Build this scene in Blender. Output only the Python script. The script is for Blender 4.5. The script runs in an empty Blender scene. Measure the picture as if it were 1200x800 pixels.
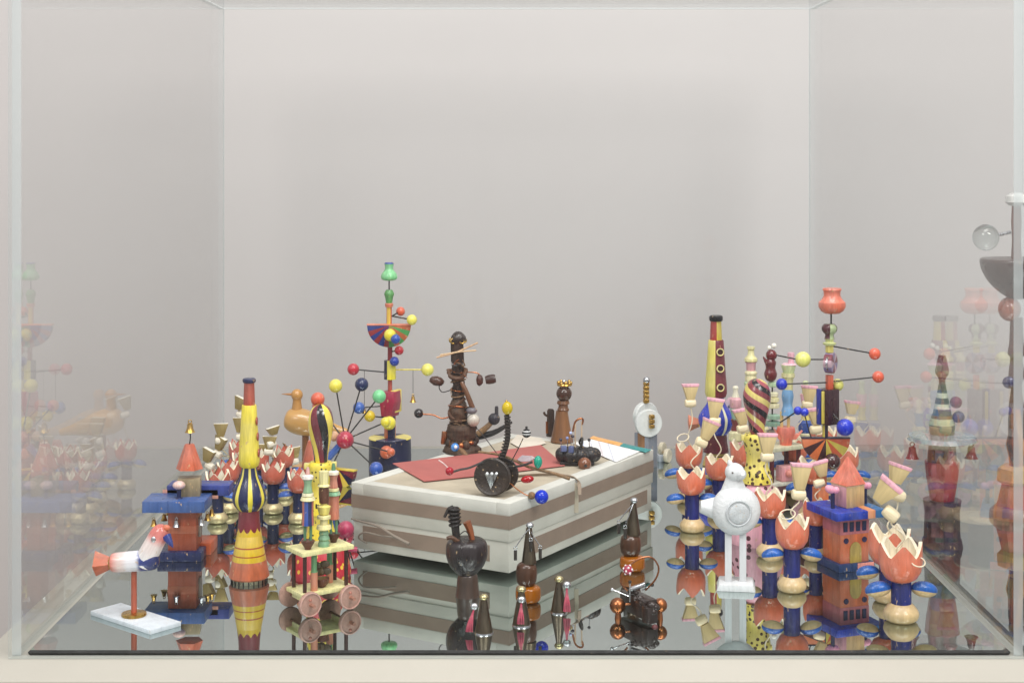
import bpy, bmesh, math, random
from mathutils import Vector, Matrix
R = math.radians
random.seed(7)
scene = bpy.context.scene
COL = scene.collection

# ---------------------------------------------------------------- camera, light, exposure
H = 0.62            # eye height above the mirror (m)
F = 1790.0          # focal length in photo pixels (1200 px wide photo)
VX, HY = 604.0, 180.0   # vanishing point of the case's depth lines
cam = bpy.data.cameras.new('camera'); camo = bpy.data.objects.new('camera', cam); COL.objects.link(camo)
camo.location = (0, 0, H); camo.rotation_euler = (R(90), 0, 0)
cam.sensor_width = 36; cam.lens = 36 * F / 1200
cam.shift_x = (600 - VX) / 1200; cam.shift_y = -(400 - HY) / 1200
cam.clip_start = 0.05; cam.clip_end = 60
scene.camera = camo

w = bpy.data.worlds.new('World'); scene.world = w; w.use_nodes = True
w.node_tree.nodes['Background'].inputs[0].default_value = (0.985, 0.99, 1.0, 1)
w.node_tree.nodes['Background'].inputs[1].default_value = 0.58

def area(name, loc, target, sx, sy, power, col=(1, 0.985, 0.96)):
    l = bpy.data.lights.new(name, 'AREA'); l.shape = 'RECTANGLE'; l.size = sx; l.size_y = sy
    l.energy = power; l.color = col
    o = bpy.data.objects.new(name, l); COL.objects.link(o); o.location = loc
    o.rotation_euler = (Vector(target) - Vector(loc)).to_track_quat('-Z', 'Y').to_euler()
    return o
area('ceiling_light', (0.3, 1.3, 3.4), (0.0, 2.5, 0.0), 2.4, 1.2, 92)
area('track_light_left', (-1.5, 0.1, 2.4), (-0.2, 2.7, 0.2), 1.1, 1.1, 42, (1, 0.975, 0.94))
area('track_light_right', (1.5, 0.0, 2.4), (0.3, 2.6, 0.2), 1.1, 1.1, 58, (1, 0.975, 0.94))

v = scene.view_settings
v.view_transform = 'Standard'; v.look = 'None'; v.exposure = 0.0; v.gamma = 1.0; v.use_curve_mapping = False
scene.render.engine = 'CYCLES'
cy = scene.cycles
cy.max_bounces = 14; cy.glossy_bounces = 8; cy.transparent_max_bounces = 40; cy.transmission_bounces = 10
cy.diffuse_bounces = 4; cy.caustics_reflective = True; cy.blur_glossy = 0.6; cy.caustics_refractive = False
cy.use_denoising = True; cy.sample_clamp_indirect = 6

# ---------------------------------------------------------------- materials
def C(hx):
    hx = hx.lstrip('#'); out = []
    for i in (0, 2, 4):
        c = int(hx[i:i + 2], 16) / 255
        out.append(c / 12.92 if c <= 0.04045 else ((c + 0.055) / 1.055) ** 2.4)
    return (*out, 1)
_m = {}
def newmat(name):
    m = bpy.data.materials.new(name); m.use_nodes = True
    nt = m.node_tree; return m, nt, nt.nodes['Principled BSDF']
def N(nt, t, **kw):
    n = nt.nodes.new(t)
    for k, val in kw.items(): setattr(n, k, val)
    return n
def wear(nt, b, colsock=None, col=None, var=0.10, bump=0.12, scale=70):
    """hand-painted wood: uneven paint, brush streaks, small chips down to bare wood, patchy gloss"""
    tc = N(nt, 'ShaderNodeTexCoord'); L = nt.links.new
    def noise(sc, stretch, det=4):
        mp = N(nt, 'ShaderNodeMapping'); mp.inputs['Scale'].default_value = stretch
        n = N(nt, 'ShaderNodeTexNoise'); n.inputs['Scale'].default_value = sc; n.inputs['Detail'].default_value = det
        L(tc.outputs['Object'], mp.inputs[0]); L(mp.outputs[0], n.inputs['Vector']); return n.outputs[0]
    def rng(s, a0, a1, b0, b1):
        mr = N(nt, 'ShaderNodeMapRange'); L(s, mr.inputs[0])
        for i, q in enumerate((a0, a1, b0, b1)): mr.inputs[i + 1].default_value = q
        return mr.outputs[0]
    n1 = noise(scale, (1, 1, 0.35), 5); streak = noise(scale * 4.5, (1, 1, 0.10), 3); big = noise(scale * 0.35, (1, 1, 1), 2)
    val = math_(nt, 'MULTIPLY', rng(n1, 0.3, 0.7, 1 - var * 1.6, 1 + var * 0.6), rng(streak, 0.3, 0.7, 1 - var * 1.1, 1 + var * 0.7))
    hs = N(nt, 'ShaderNodeHueSaturation')
    if colsock: L(colsock, hs.inputs['Color'])
    else: hs.inputs['Color'].default_value = col
    L(val, hs.inputs['Value']); L(rng(big, 0.3, 0.7, 0.88, 1.06), hs.inputs['Saturation'])
    chip = rng(noise(scale * 2.6, (1, 1, 0.6), 6), 0.665, 0.685, 0, min(0.75, var * 5))
    mx = N(nt, 'ShaderNodeMix', data_type='RGBA'); L(chip, mx.inputs[0]); L(hs.outputs[0], mx.inputs[6]); mx.inputs[7].default_value = C('#c3a47a')
    if b.inputs['Metallic'].default_value > 0.3: L(hs.outputs[0], b.inputs['Base Color'])
    else: L(mx.outputs[2], b.inputs['Base Color'])
    r0 = b.inputs['Roughness'].default_value
    L(rng(n1, 0.3, 0.7, max(0.03, r0 - 0.10), r0 + 0.14), b.inputs['Roughness'])
    h = math_(nt, 'ADD', noise(scale * 5, (1, 1, 0.35), 3), math_(nt, 'MULTIPLY', streak, 1.2))
    bp = N(nt, 'ShaderNodeBump'); bp.inputs['Strength'].default_value = bump; bp.inputs['Distance'].default_value = 0.002
    L(h, bp.inputs['Height']); L(bp.outputs[0], b.inputs['Normal'])
def paint(hx, rough=0.42, var=0.15, bump=0.16, metal=0.0, scale=70, coat=0.10):
    key = ('p', hx, rough, var, bump, metal, scale, coat)
    if key in _m: return _m[key]
    m, nt, b = newmat('paint_' + hx.strip('#'))
    b.inputs['Roughness'].default_value = rough; b.inputs['Metallic'].default_value = metal
    b.inputs['Coat Weight'].default_value = coat; b.inputs['Coat Roughness'].default_value = 0.12
    wear(nt, b, col=C(hx), var=var, bump=bump, scale=scale)
    _m[key] = m; return m
def ramp(nt, stops, interp='CONSTANT'):
    r = N(nt, 'ShaderNodeValToRGB'); cr = r.color_ramp; cr.interpolation = interp
    while len(cr.elements) < len(stops): cr.elements.new(0.5)
    for e, (p, c) in zip(cr.elements, stops): e.position = p; e.color = C(c)
    return r
def math_(nt, op, a, b=None):
    n = N(nt, 'ShaderNodeMath', operation=op)
    for i, s in enumerate((a, b)):
        if s is None: continue
        if isinstance(s, (int, float)): n.inputs[i].default_value = s
        else: nt.links.new(s, n.inputs[i])
    return n.outputs[0]
def sep(nt):
    tc = N(nt, 'ShaderNodeTexCoord'); s = N(nt, 'ShaderNodeSeparateXYZ'); nt.links.new(tc.outputs['Object'], s.inputs[0])
    return s.outputs
def stripes(cols, rep=1, twist=0.0, phase=0.0, axis='z', rough=0.35, widths=None, coat=0.2):
    """paint stripes running round (or spiralling up) a turned piece"""
    key = ('s', tuple(cols), rep, round(twist, 3), phase, axis, rough, tuple(widths or ()))
    if key in _m: return _m[key]
    m, nt, b = newmat('stripe_paint'); o = sep(nt)
    if axis == 'z': a = math_(nt, 'ARCTAN2', o[1], o[0]); t = o[2]
    else: a = math_(nt, 'ARCTAN2', o[2], o[0]); t = o[1]
    a = math_(nt, 'MULTIPLY', a, rep / (2 * math.pi))
    a = math_(nt, 'ADD', a, math_(nt, 'MULTIPLY', t, twist))
    a = math_(nt, 'FRACT', math_(nt, 'ADD', a, phase + 5))
    n = len(cols); ws = widths or [1] * n; tot = sum(ws); acc = 0; st = []
    for c, wd in zip(cols, ws): st.append((acc / tot, c)); acc += wd
    r = ramp(nt, st); nt.links.new(a, r.inputs[0])
    b.inputs['Roughness'].default_value = rough; b.inputs['Coat Weight'].default_value = coat
    wear(nt, b, colsock=r.outputs[0]); _m[key] = m; return m
def bands(stops, zmax, axis=2, interp='CONSTANT', rough=0.38, scallop=0.0, count=10, zmin=0.0):
    """paint bands along an axis, optionally with a scalloped edge"""
    key = ('b', tuple(stops), round(zmax, 4), axis, interp, rough, scallop, count, round(zmin, 4))
    if key in _m: return _m[key]
    m, nt, b = newmat('banded_paint'); o = sep(nt); z = o[axis]
    if scallop:
        a = math_(nt, 'ARCTAN2', o[1], o[0])
        sc = math_(nt, 'ABSOLUTE', math_(nt, 'SINE', math_(nt, 'MULTIPLY', a, count / 2)))
        z = math_(nt, 'ADD', z, math_(nt, 'MULTIPLY', sc, scallop))
    mr = N(nt, 'ShaderNodeMapRange'); mr.inputs[1].default_value = zmin; mr.inputs[2].default_value = zmax
    nt.links.new(z, mr.inputs[0]); r = ramp(nt, stops, interp); nt.links.new(mr.outputs[0], r.inputs[0])
    b.inputs['Roughness'].default_value = rough; b.inputs['Coat Weight'].default_value = 0.15
    wear(nt, b, colsock=r.outputs[0]); _m[key] = m; return m
def dots(base, dot, scale, thr=0.32, rough=0.4, rnd=0.8):
    key = ('d', base, dot, scale, thr)
    if key in _m: return _m[key]
    m, nt, b = newmat('dotted_paint')
    tc = N(nt, 'ShaderNodeTexCoord'); vo = N(nt, 'ShaderNodeTexVoronoi'); vo.inputs['Scale'].default_value = scale
    vo.inputs['Randomness'].default_value = rnd
    nt.links.new(tc.outputs['Object'], vo.inputs['Vector'])
    r = ramp(nt, [(0, dot), (thr, base)]); nt.links.new(vo.outputs['Distance'], r.inputs[0])
    b.inputs['Roughness'].default_value = rough
    wear(nt, b, colsock=r.outputs[0]); _m[key] = m; return m
def metal(hx, rough=0.25):
    return paint(hx, rough, 0.12, 0.05, 1.0, 120)
def wood(hx, rough=0.4, coat=0.1, contrast=0.35, scale=18):
    key = ('w', hx, rough, coat, contrast, scale)
    if key in _m: return _m[key]
    m, nt, b = newmat('turned_wood'); tc = N(nt, 'ShaderNodeTexCoord')
    mp = N(nt, 'ShaderNodeMapping'); mp.inputs['Scale'].default_value = (6, 6, 1)
    nt.links.new(tc.outputs['Object'], mp.inputs[0])
    n1 = N(nt, 'ShaderNodeTexNoise'); n1.inputs['Scale'].default_value = scale; n1.inputs['Detail'].default_value = 6
    nt.links.new(mp.outputs[0], n1.inputs['Vector'])
    c = C(hx); r = N(nt, 'ShaderNodeValToRGB'); e = r.color_ramp.elements
    e[0].position = 0.3; e[0].color = tuple(x * (1 - contrast) for x in c[:3]) + (1,)
    e[1].position = 0.7; e[1].color = tuple(min(1, x * (1 + contrast * 0.4)) for x in c[:3]) + (1,)
    nt.links.new(n1.outputs[0], r.inputs[0]); nt.links.new(r.outputs[0], b.inputs['Base Color'])
    bp = N(nt, 'ShaderNodeBump'); bp.inputs['Strength'].default_value = 0.15; bp.inputs['Distance'].default_value = 0.001
    nt.links.new(n1.outputs[0], bp.inputs['Height']); nt.links.new(bp.outputs[0], b.inputs['Normal'])
    b.inputs['Roughness'].default_value = rough; b.inputs['Coat Weight'].default_value = coat
    _m[key] = m; return m
def glassy(hx, rough=0.05, trans=0.7):
    key = ('g', hx, rough, trans)
    if key in _m: return _m[key]
    m, nt, b = newmat('glass_bead'); b.inputs['Base Color'].default_value = C(hx)
    b.inputs['Roughness'].default_value = rough; b.inputs['Transmission Weight'].default_value = trans; b.inputs['IOR'].default_value = 1.5
    _m[key] = m; return m
def cloth(hx, scale=900, rough=0.9, stain=0.16):
    key = ('c', hx, scale)
    if key in _m: return _m[key]
    m, nt, b = newmat('canvas'); tc = N(nt, 'ShaderNodeTexCoord')
    n1 = N(nt, 'ShaderNodeTexNoise'); n1.inputs['Scale'].default_value = 14; n1.inputs['Detail'].default_value = 7; n1.inputs['Roughness'].default_value = 0.65
    nt.links.new(tc.outputs['Object'], n1.inputs['Vector'])
    mr = N(nt, 'ShaderNodeMapRange'); mr.inputs[1].default_value = 0.3; mr.inputs[2].default_value = 0.75
    mr.inputs[3].default_value = 1 - stain; mr.inputs[4].default_value = 1.04
    nt.links.new(n1.outputs[0], mr.inputs[0])
    hs = N(nt, 'ShaderNodeHueSaturation'); hs.inputs['Color'].default_value = C(hx); nt.links.new(mr.outputs[0], hs.inputs['Value'])
    nt.links.new(hs.outputs[0], b.inputs['Base Color']); b.inputs['Roughness'].default_value = rough
    n2 = N(nt, 'ShaderNodeTexNoise'); n2.inputs['Scale'].default_value = scale; nt.links.new(tc.outputs['Object'], n2.inputs['Vector'])
    n3 = N(nt, 'ShaderNodeTexNoise'); n3.inputs['Scale'].default_value = 35; nt.links.new(tc.outputs['Object'], n3.inputs['Vector'])
    ad = math_(nt, 'ADD', n2.outputs[0], math_(nt, 'MULTIPLY', n3.outputs[0], 3.0))
    bp = N(nt, 'ShaderNodeBump'); bp.inputs['Strength'].default_value = 0.25; bp.inputs['Distance'].default_value = 0.0015
    nt.links.new(ad, bp.inputs['Height']); nt.links.new(bp.outputs[0], b.inputs['Normal'])
    _m[key] = m; return m
def pane(ior=1.47, tint=(0.997, 0.999, 0.998), dust=0.002):
    """clear acrylic sheet: lets light straight through, mirrors by Fresnel, a trace of dust"""
    key = ('pane', ior, dust)
    if key in _m: return _m[key]
    m = bpy.data.materials.new('clear_acrylic'); m.use_nodes = True; nt = m.node_tree; nt.nodes.clear()
    out = N(nt, 'ShaderNodeOutputMaterial'); mx = N(nt, 'ShaderNodeMixShader'); m2 = N(nt, 'ShaderNodeMixShader')
    tr = N(nt, 'ShaderNodeBsdfTransparent'); tr.inputs[0].default_value = (*tint, 1)
    gl = N(nt, 'ShaderNodeBsdfGlossy'); gl.inputs['Roughness'].default_value = 0.0
    df = N(nt, 'ShaderNodeBsdfDiffuse'); df.inputs[0].default_value = (0.9, 0.9, 0.9, 1)
    fr = N(nt, 'ShaderNodeFresnel'); ge = N(nt, 'ShaderNodeNewGeometry'); mi = N(nt, 'ShaderNodeMapRange')
    mi.inputs[3].default_value = ior; mi.inputs[4].default_value = 1 / ior
    nt.links.new(ge.outputs['Backfacing'], mi.inputs[0]); nt.links.new(mi.outputs[0], fr.inputs['IOR'])
    tc = N(nt, 'ShaderNodeTexCoord'); nz = N(nt, 'ShaderNodeTexNoise'); nz.inputs['Scale'].default_value = 5; nz.inputs['Detail'].default_value = 8
    nt.links.new(tc.outputs['Object'], nz.inputs['Vector'])
    du = math_(nt, 'MULTIPLY', nz.outputs[0], dust * 2)
    nt.links.new(fr.outputs[0], mx.inputs[0]); nt.links.new(tr.outputs[0], mx.inputs[1]); nt.links.new(gl.outputs[0], mx.inputs[2])
    nt.links.new(du, m2.inputs[0]); nt.links.new(mx.outputs[0], m2.inputs[1]); nt.links.new(df.outputs[0], m2.inputs[2])
    nt.links.new(m2.outputs[0], out.inputs[0]); _m[key] = m; return m
def pane_edge(hx='#c9cfd1', clear=0.5):
    m = bpy.data.materials.new('acrylic_edge'); m.use_nodes = True; nt = m.node_tree; b = nt.nodes['Principled BSDF']
    b.inputs['Base Color'].default_value = C(hx); b.inputs['Roughness'].default_value = 0.25
    mx = N(nt, 'ShaderNodeMixShader'); tr = N(nt, 'ShaderNodeBsdfTransparent'); tr.inputs[0].default_value = (0.95, 0.98, 0.98, 1)
    mx.inputs[0].default_value = 1 - clear; nt.links.new(tr.outputs[0], mx.inputs[1]); nt.links.new(b.outputs[0], mx.inputs[2])
    nt.links.new(mx.outputs[0], nt.nodes['Material Output'].inputs[0]); return m
def plaster(hx, scale=3.0, amt=0.03, rough=0.85):
    m, nt, b = newmat('painted_wall'); tc = N(nt, 'ShaderNodeTexCoord')
    n1 = N(nt, 'ShaderNodeTexNoise'); n1.inputs['Scale'].default_value = scale; n1.inputs['Detail'].default_value = 8
    nt.links.new(tc.outputs['Object'], n1.inputs['Vector'])
    mr = N(nt, 'ShaderNodeMapRange'); mr.inputs[3].default_value = 1 - amt; mr.inputs[4].default_value = 1 + amt
    nt.links.new(n1.outputs[0], mr.inputs[0]); hs = N(nt, 'ShaderNodeHueSaturation'); hs.inputs['Color'].default_value = C(hx)
    nt.links.new(mr.outputs[0], hs.inputs['Value']); nt.links.new(hs.outputs[0], b.inputs['Base Color'])
    b.inputs['Roughness'].default_value = rough
    n2 = N(nt, 'ShaderNodeTexNoise'); n2.inputs['Scale'].default_value = 220; nt.links.new(tc.outputs['Object'], n2.inputs['Vector'])
    bp = N(nt, 'ShaderNodeBump'); bp.inputs['Strength'].default_value = 0.08; bp.inputs['Distance'].default_value = 0.002
    nt.links.new(n2.outputs[0], bp.inputs['Height']); nt.links.new(bp.outputs[0], b.inputs['Normal'])
    return m

# ---------------------------------------------------------------- mesh helpers
def attach(o, parent):
    o.parent = parent
    if parent is not None and parent.type == 'MESH': o.matrix_parent_inverse = parent.matrix_basis.inverted()
def mesh_obj(name, verts, faces, mats, parent=None, loc=(0, 0, 0), rot=(0, 0, 0), idx=None, smooth=True, angle=38):
    me = bpy.data.meshes.new(name); me.from_pydata([tuple(p) for p in verts], [], faces)
    mats = mats if isinstance(mats, (list, tuple)) else [mats]
    for m in mats: me.materials.append(m)
    if idx: me.polygons.foreach_set('material_index', idx)
    if smooth:
        me.polygons.foreach_set('use_smooth', [True] * len(me.polygons)); me.set_sharp_from_angle(angle=R(angle))
    me.update()
    o = bpy.data.objects.new(name, me); COL.objects.link(o)
    o.location = loc; o.rotation_euler = rot; attach(o, parent)
    return o
def bm_obj(name, bm, mats, parent=None, loc=(0, 0, 0), rot=(0, 0, 0), angle=38):
    bmesh.ops.recalc_face_normals(bm, faces=bm.faces)
    me = bpy.data.meshes.new(name); bm.to_mesh(me); bm.free()
    for m in (mats if isinstance(mats, (list, tuple)) else [mats]): me.materials.append(m)
    me.polygons.foreach_set('use_smooth', [True] * len(me.polygons)); me.set_sharp_from_angle(angle=R(angle)); me.update()
    o = bpy.data.objects.new(name, me); COL.objects.link(o); o.location = loc; o.rotation_euler = rot; attach(o, parent)
    return o
def box_bm(sx, sy, sz, bev=0.0, seg=2):
    bm = bmesh.new(); bmesh.ops.create_cube(bm, size=1)
    for p in bm.verts: p.co = Vector((p.co.x * sx, p.co.y * sy, p.co.z * sz))
    if bev: bmesh.ops.bevel(bm, geom=bm.edges[:], offset=bev, segments=seg, affect='EDGES', profile=0.5)
    return bm
def lathe_data(prof, n=28, wob=0.0):
    vs, fs, idx = [], [], []
    for r, z in prof:
        for j in range(n):
            a = 2 * math.pi * j / n; k = 1 + wob * math.sin(3 * a + z * 300)
            vs.append((r * k * math.cos(a), r * k * math.sin(a), z))
    m = len(prof)
    for i in range(m - 1):
        for j in range(n):
            fs.append((i * n + j, i * n + (j + 1) % n, (i + 1) * n + (j + 1) % n, (i + 1) * n + j)); idx.append(i)
    fs.append(tuple(reversed(range(n)))); idx.append(0)
    fs.append(tuple((m - 1) * n + j for j in range(n))); idx.append(m - 2)
    return vs, fs, idx
def smooth_prof(p, k=4):
    """Catmull-Rom through profile points"""
    out = []
    for i in range(len(p) - 1):
        a, b, c, d = p[max(i - 1, 0)], p[i], p[i + 1], p[min(i + 2, len(p) - 1)]
        for t in [q / k for q in range(k)]:
            out.append(tuple(max(0.0, 0.5 * ((2 * b[m]) + (-a[m] + c[m]) * t + (2 * a[m] - 5 * b[m] + 4 * c[m] - d[m]) * t * t + (-a[m] + 3 * b[m] - 3 * c[m] + d[m]) * t ** 3)) if m == 0 else
                       0.5 * ((2 * b[m]) + (-a[m] + c[m]) * t + (2 * a[m] - 5 * b[m] + 4 * c[m] - d[m]) * t * t + (-a[m] + 3 * b[m] - 3 * c[m] + d[m]) * t ** 3) for m in range(len(b))))
    out.append(tuple(p[-1])); return out
def spline3(p, k=5):
    P = [Vector(q) for q in p]; out = []
    for i in range(len(P) - 1):
        a, b, c, d = P[max(i - 1, 0)], P[i], P[i + 1], P[min(i + 2, len(P) - 1)]
        for q in range(k):
            t = q / k
            out.append(0.5 * ((2 * b) + (c - a) * t + (2 * a - 5 * b + 4 * c - d) * t * t + (-a + 3 * b - 3 * c + d) * t ** 3))
    out.append(P[-1]); return out
def tube_data(pts, r, n=8):
    rs = r if isinstance(r, (list, tuple)) else None
    vs, fs = [], []; up = Vector((0.3, 0.2, 1)).normalized(); m = len(pts)
    for i, p in enumerate(pts):
        t = (pts[min(i + 1, m - 1)] - pts[max(i - 1, 0)]).normalized()
        u = up - t * up.dot(t)
        if u.length < 1e-3: u = Vector((1, 0, 0)) - t * t.x
        u.normalize(); up = u; wv = t.cross(u)
        rr = r if rs is None else rs[0] + (rs[1] - rs[0]) * i / (m - 1)
        for j in range(n):
            a = 2 * math.pi * j / n; vs.append(p + (u * math.cos(a) + wv * math.sin(a)) * rr)
    for i in range(m - 1):
        for j in range(n): fs.append((i * n + j, i * n + (j + 1) % n, (i + 1) * n + (j + 1) % n, (i + 1) * n + j))
    fs.append(tuple(reversed(range(n)))); fs.append(tuple((m - 1) * n + j for j in range(n)))
    return vs, fs

def ground(px, py, z=0.0):
    """photo pixel of a contact point on the level z -> world point and metres per pixel there"""
    s = (H - z) / (py - HY)
    return Vector(((px - VX) * s, F * s, z)), s

class Thing:
    """an Empty at the thing's base; parts are given in photo pixels around the contact point"""
    def __init__(self, name, label, cat, px, py, z=0.0, group=None, rz=0.0):
        p, self.s = ground(px, py, z); self.px, self.py = px, py
        self.root = bpy.data.objects.new(name, None); COL.objects.link(self.root)
        self.root.location = p; self.root.rotation_euler = (0, 0, rz); self.root.empty_display_size = 0.02
        self.root['label'] = label; self.root['category'] = cat
        if group: self.root['group'] = group
    def pos(self, x, y, d=0.0):
        return Vector(((x - self.px) * self.s, d * self.s, (self.py - y) * self.s))
    def _put(self, loc, parent):
        if parent is None: return self.root, loc
        return parent, loc
    def lathe(self, part, cx, prof, mat, d=0.0, n=28, smooth=False, parent=None, idx=None, wob=0.0, rot=(0, 0, 0), angle=38):
        """prof = [(y, r), ...] from top to bottom in photo pixels, upright"""
        s = self.s; yb = prof[-1][0]
        p = [(max(r, 0.01) * s, (yb - y) * s) for y, r in reversed(prof)]
        if smooth: p = smooth_prof(p)
        vs, fs, ix = lathe_data(p, n, wob)
        par, loc = self._put(self.pos(cx, yb, d), parent)
        return mesh_obj(part, vs, fs, mat, par, loc, rot, angle=angle)
    def spin(self, part, x, y, d, prof, mat, rot, n=24, smooth=False, parent=None, angle=38):
        """prof = [(h, r)] along a local axis through (x, y, d), turned by rot"""
        p = [(max(r, 0.01) * self.s, h * self.s) for h, r in prof]
        if smooth: p = smooth_prof(p)
        vs, fs, ix = lathe_data(p, n); par, loc = self._put(self.pos(x, y, d), parent)
        return mesh_obj(part, vs, fs, mat, par, loc, rot, angle=angle)
    def ball(self, part, x, y, r, mat, d=0.0, sq=(1, 1, 1), rot=(0, 0, 0), parent=None, split=None, n=20):
        r *= self.s; prof = [(max(math.cos(t) * r, 1e-5), math.sin(t) * r) for t in [(-0.5 + k / 12) * math.pi for k in range(13)]]
        vs, fs, ix = lathe_data(prof, n); vs = [(a * sq[0], b * sq[1], c * sq[2]) for a, b, c in vs]
        par, loc = self._put(self.pos(x, y, d), parent)
        idx = None
        if split: mat = [mat, split]; idx = [0 if i >= 5 else 1 for i in ix]; idx[-1] = 0; idx[-2] = 1
        return mesh_obj(part, vs, fs, mat, par, loc, rot, idx=idx, angle=60)
    def box(self, part, x0, x1, yt, yb, depth, mat, d=0.0, bev=0.6, rot=(0, 0, 0), parent=None):
        s = self.s; bm = box_bm(abs(x1 - x0) * s, depth * s, abs(yb - yt) * s, bev * s)
        par, loc = self._put(self.pos((x0 + x1) / 2, (yt + yb) / 2, d), parent)
        return bm_obj(part, bm, mat, par, loc, rot)
    def rbox(self, part, cx, cy, d, wx, wy, wz, mat, rz=0.0, bev=0.6, parent=None, rot=None):
        s = self.s; bm = box_bm(wx * s, wy * s, wz * s, bev * s)
        par, loc = self._put(self.pos(cx, cy, d), parent)
        return bm_obj(part, bm, mat, par, loc, rot or (0, 0, rz))
    def tube(self, part, pts, r, mat, n=8, parent=None, curve=True, k=5):
        P = [self.pos(*p) for p in pts]; o = P[0].copy(); P = [p - o for p in P]
        if curve and len(P) > 2: P = spline3(P, k)
        rr = [q * self.s for q in r] if isinstance(r, (list, tuple)) else r * self.s
        vs, fs = tube_data(P, rr, n); par, loc = self._put(o, parent)
        return mesh_obj(part, vs, fs, mat, par, loc)
    def prism(self, part, outline, thick, mat, cx=None, cy=None, d=0.0, rot=(0, 0, 0), parent=None, topmat=None, bev=0.0):
        """outline in photo pixels (x, y), extruded along depth by thick; turned about (cx, cy)"""
        xs = [p[0] for p in outline]; ys = [p[1] for p in outline]
        cx = sum(xs) / len(xs) if cx is None else cx; cy = sum(ys) / len(ys) if cy is None else cy
        s = self.s; n = len(outline); t = thick * s / 2
        bm = bmesh.new()
        a = [bm.verts.new(((x - cx) * s, -t, (cy - y) * s)) for x, y in outline]
        b = [bm.verts.new(((x - cx) * s, t, (cy - y) * s)) for x, y in outline]
        bm.faces.new(a); bm.faces.new(list(reversed(b)))
        for i in range(n): bm.faces.new((a[i], b[i], b[(i + 1) % n], a[(i + 1) % n]))
        bmesh.ops.recalc_face_normals(bm, faces=bm.faces)
        if topmat:
            for f in bm.faces: f.material_index = 1 if f.normal.z > 0.6 else 0
        if bev: bmesh.ops.bevel(bm, geom=bm.edges[:], offset=bev * s, segments=2, affect='EDGES', profile=0.5)
        par, loc = self._put(self.pos(cx, cy, d), parent)
        return bm_obj(part, bm, [mat, topmat] if topmat else mat, par, loc, rot)
    def ring(self, part, x, y, d, r, t, mat, rot=(0, 0, 0), parent=None, n=24):
        pts = [Vector((math.cos(a), math.sin(a), 0)) * r * self.s for a in [2 * math.pi * k / n for k in range(n)]]
        vs, fs = [], []; m = 8
        for i, p in enumerate(pts):
            u = p.normalized()
            for j in range(m):
                a = 2 * math.pi * j / m; vs.append(p + (u * math.cos(a) + Vector((0, 0, 1)) * math.sin(a)) * t * self.s)
        for i in range(n):
            for j in range(m): fs.append((i * m + j, ((i + 1) % n) * m + j, ((i + 1) % n) * m + (j + 1) % m, i * m + (j + 1) % m))
        par, loc = self._put(self.pos(x, y, d), parent)
        return mesh_obj(part, vs, fs, mat, par, loc, rot)
def tag(o, label=None, cat=None, group=None, kind=None):
    if label: o['label'] = label
    if cat: o['category'] = cat
    if group: o['group'] = group
    if kind: o['kind'] = kind
    return o
def roughen(o, amp):
    """break up a turned surface: bark, husk, old leather"""
    for q in o.data.vertices:
        q.co += Vector((random.uniform(-1, 1), random.uniform(-1, 1), random.uniform(-0.6, 0.6))) * amp
def raw_box(name, x0, x1, y0, y1, z0, z1, mat, parent=None, bev=0.0, mats=None):
    bm = box_bm(x1 - x0, y1 - y0, z1 - z0, bev)
    c = Vector(((x0 + x1) / 2, (y0 + y1) / 2, (z0 + z1) / 2))
    if parent: c = c - Vector(parent.location)
    return bm_obj(name, bm, mat, parent, c)
def root(name, label, cat, loc, rz=0.0, group=None):
    o = bpy.data.objects.new(name, None); COL.objects.link(o); o.location = loc; o.rotation_euler = (0, 0, rz)
    o.empty_display_size = 0.02; return tag(o, label, cat, group)

# palette
TERRA, CORAL, RED, MAROON = '#b5573c', '#e2735c', '#c23a40', '#6f2030'
YEL, PALEY, CREAM, GOLD = '#e9d23f', '#e6dc86', '#efe4c6', '#b89a5c'
NAVY, BLUE, COBALT, SKY = '#1b2450', '#2c4796', '#1a2fb4', '#6f9cc8'
GREEN, DGREEN, PINK, BLACK = '#7cc58a', '#6e9a72', '#efb3c4', '#17161a'
BROWN, DARK, WHITE = '#5b3a28', '#2a211e', '#e8e8e6'
brass = metal('#c8a258', 0.28); silver = metal('#c6c8cc', 0.22); copper = metal('#a86a45', 0.3); wirem = paint('#26211f', 0.5)

# ---------------------------------------------------------------- the place: wall, floor, plinth, mirror, acrylic case
YB = 3.222; YF = 1.905       # case inner back / front
XL, XR = -0.6165, 0.6215     # case inner sides
TOP = 0.926
bm = bmesh.new(); bmesh.ops.create_grid(bm, x_segments=1, y_segments=1, size=1)
for p in bm.verts: p.co = Vector((p.co.x * 5, 0, p.co.y * 2 + 0.9))
wall = tag(bm_obj('wall', bm, plaster('#c0bcbb', 1.6, 0.045), None, (0, 3.62, 0)), kind='structure')
bm = bmesh.new(); bmesh.ops.create_grid(bm, x_segments=1, y_segments=1, size=1)
for p in bm.verts: p.co = Vector((p.co.x * 5, p.co.y * 4, 0))
floor = tag(bm_obj('floor', bm, plaster('#a79d90', 6, 0.06, 0.6), None, (0, -0.38, -1.1)), kind='structure')

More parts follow.
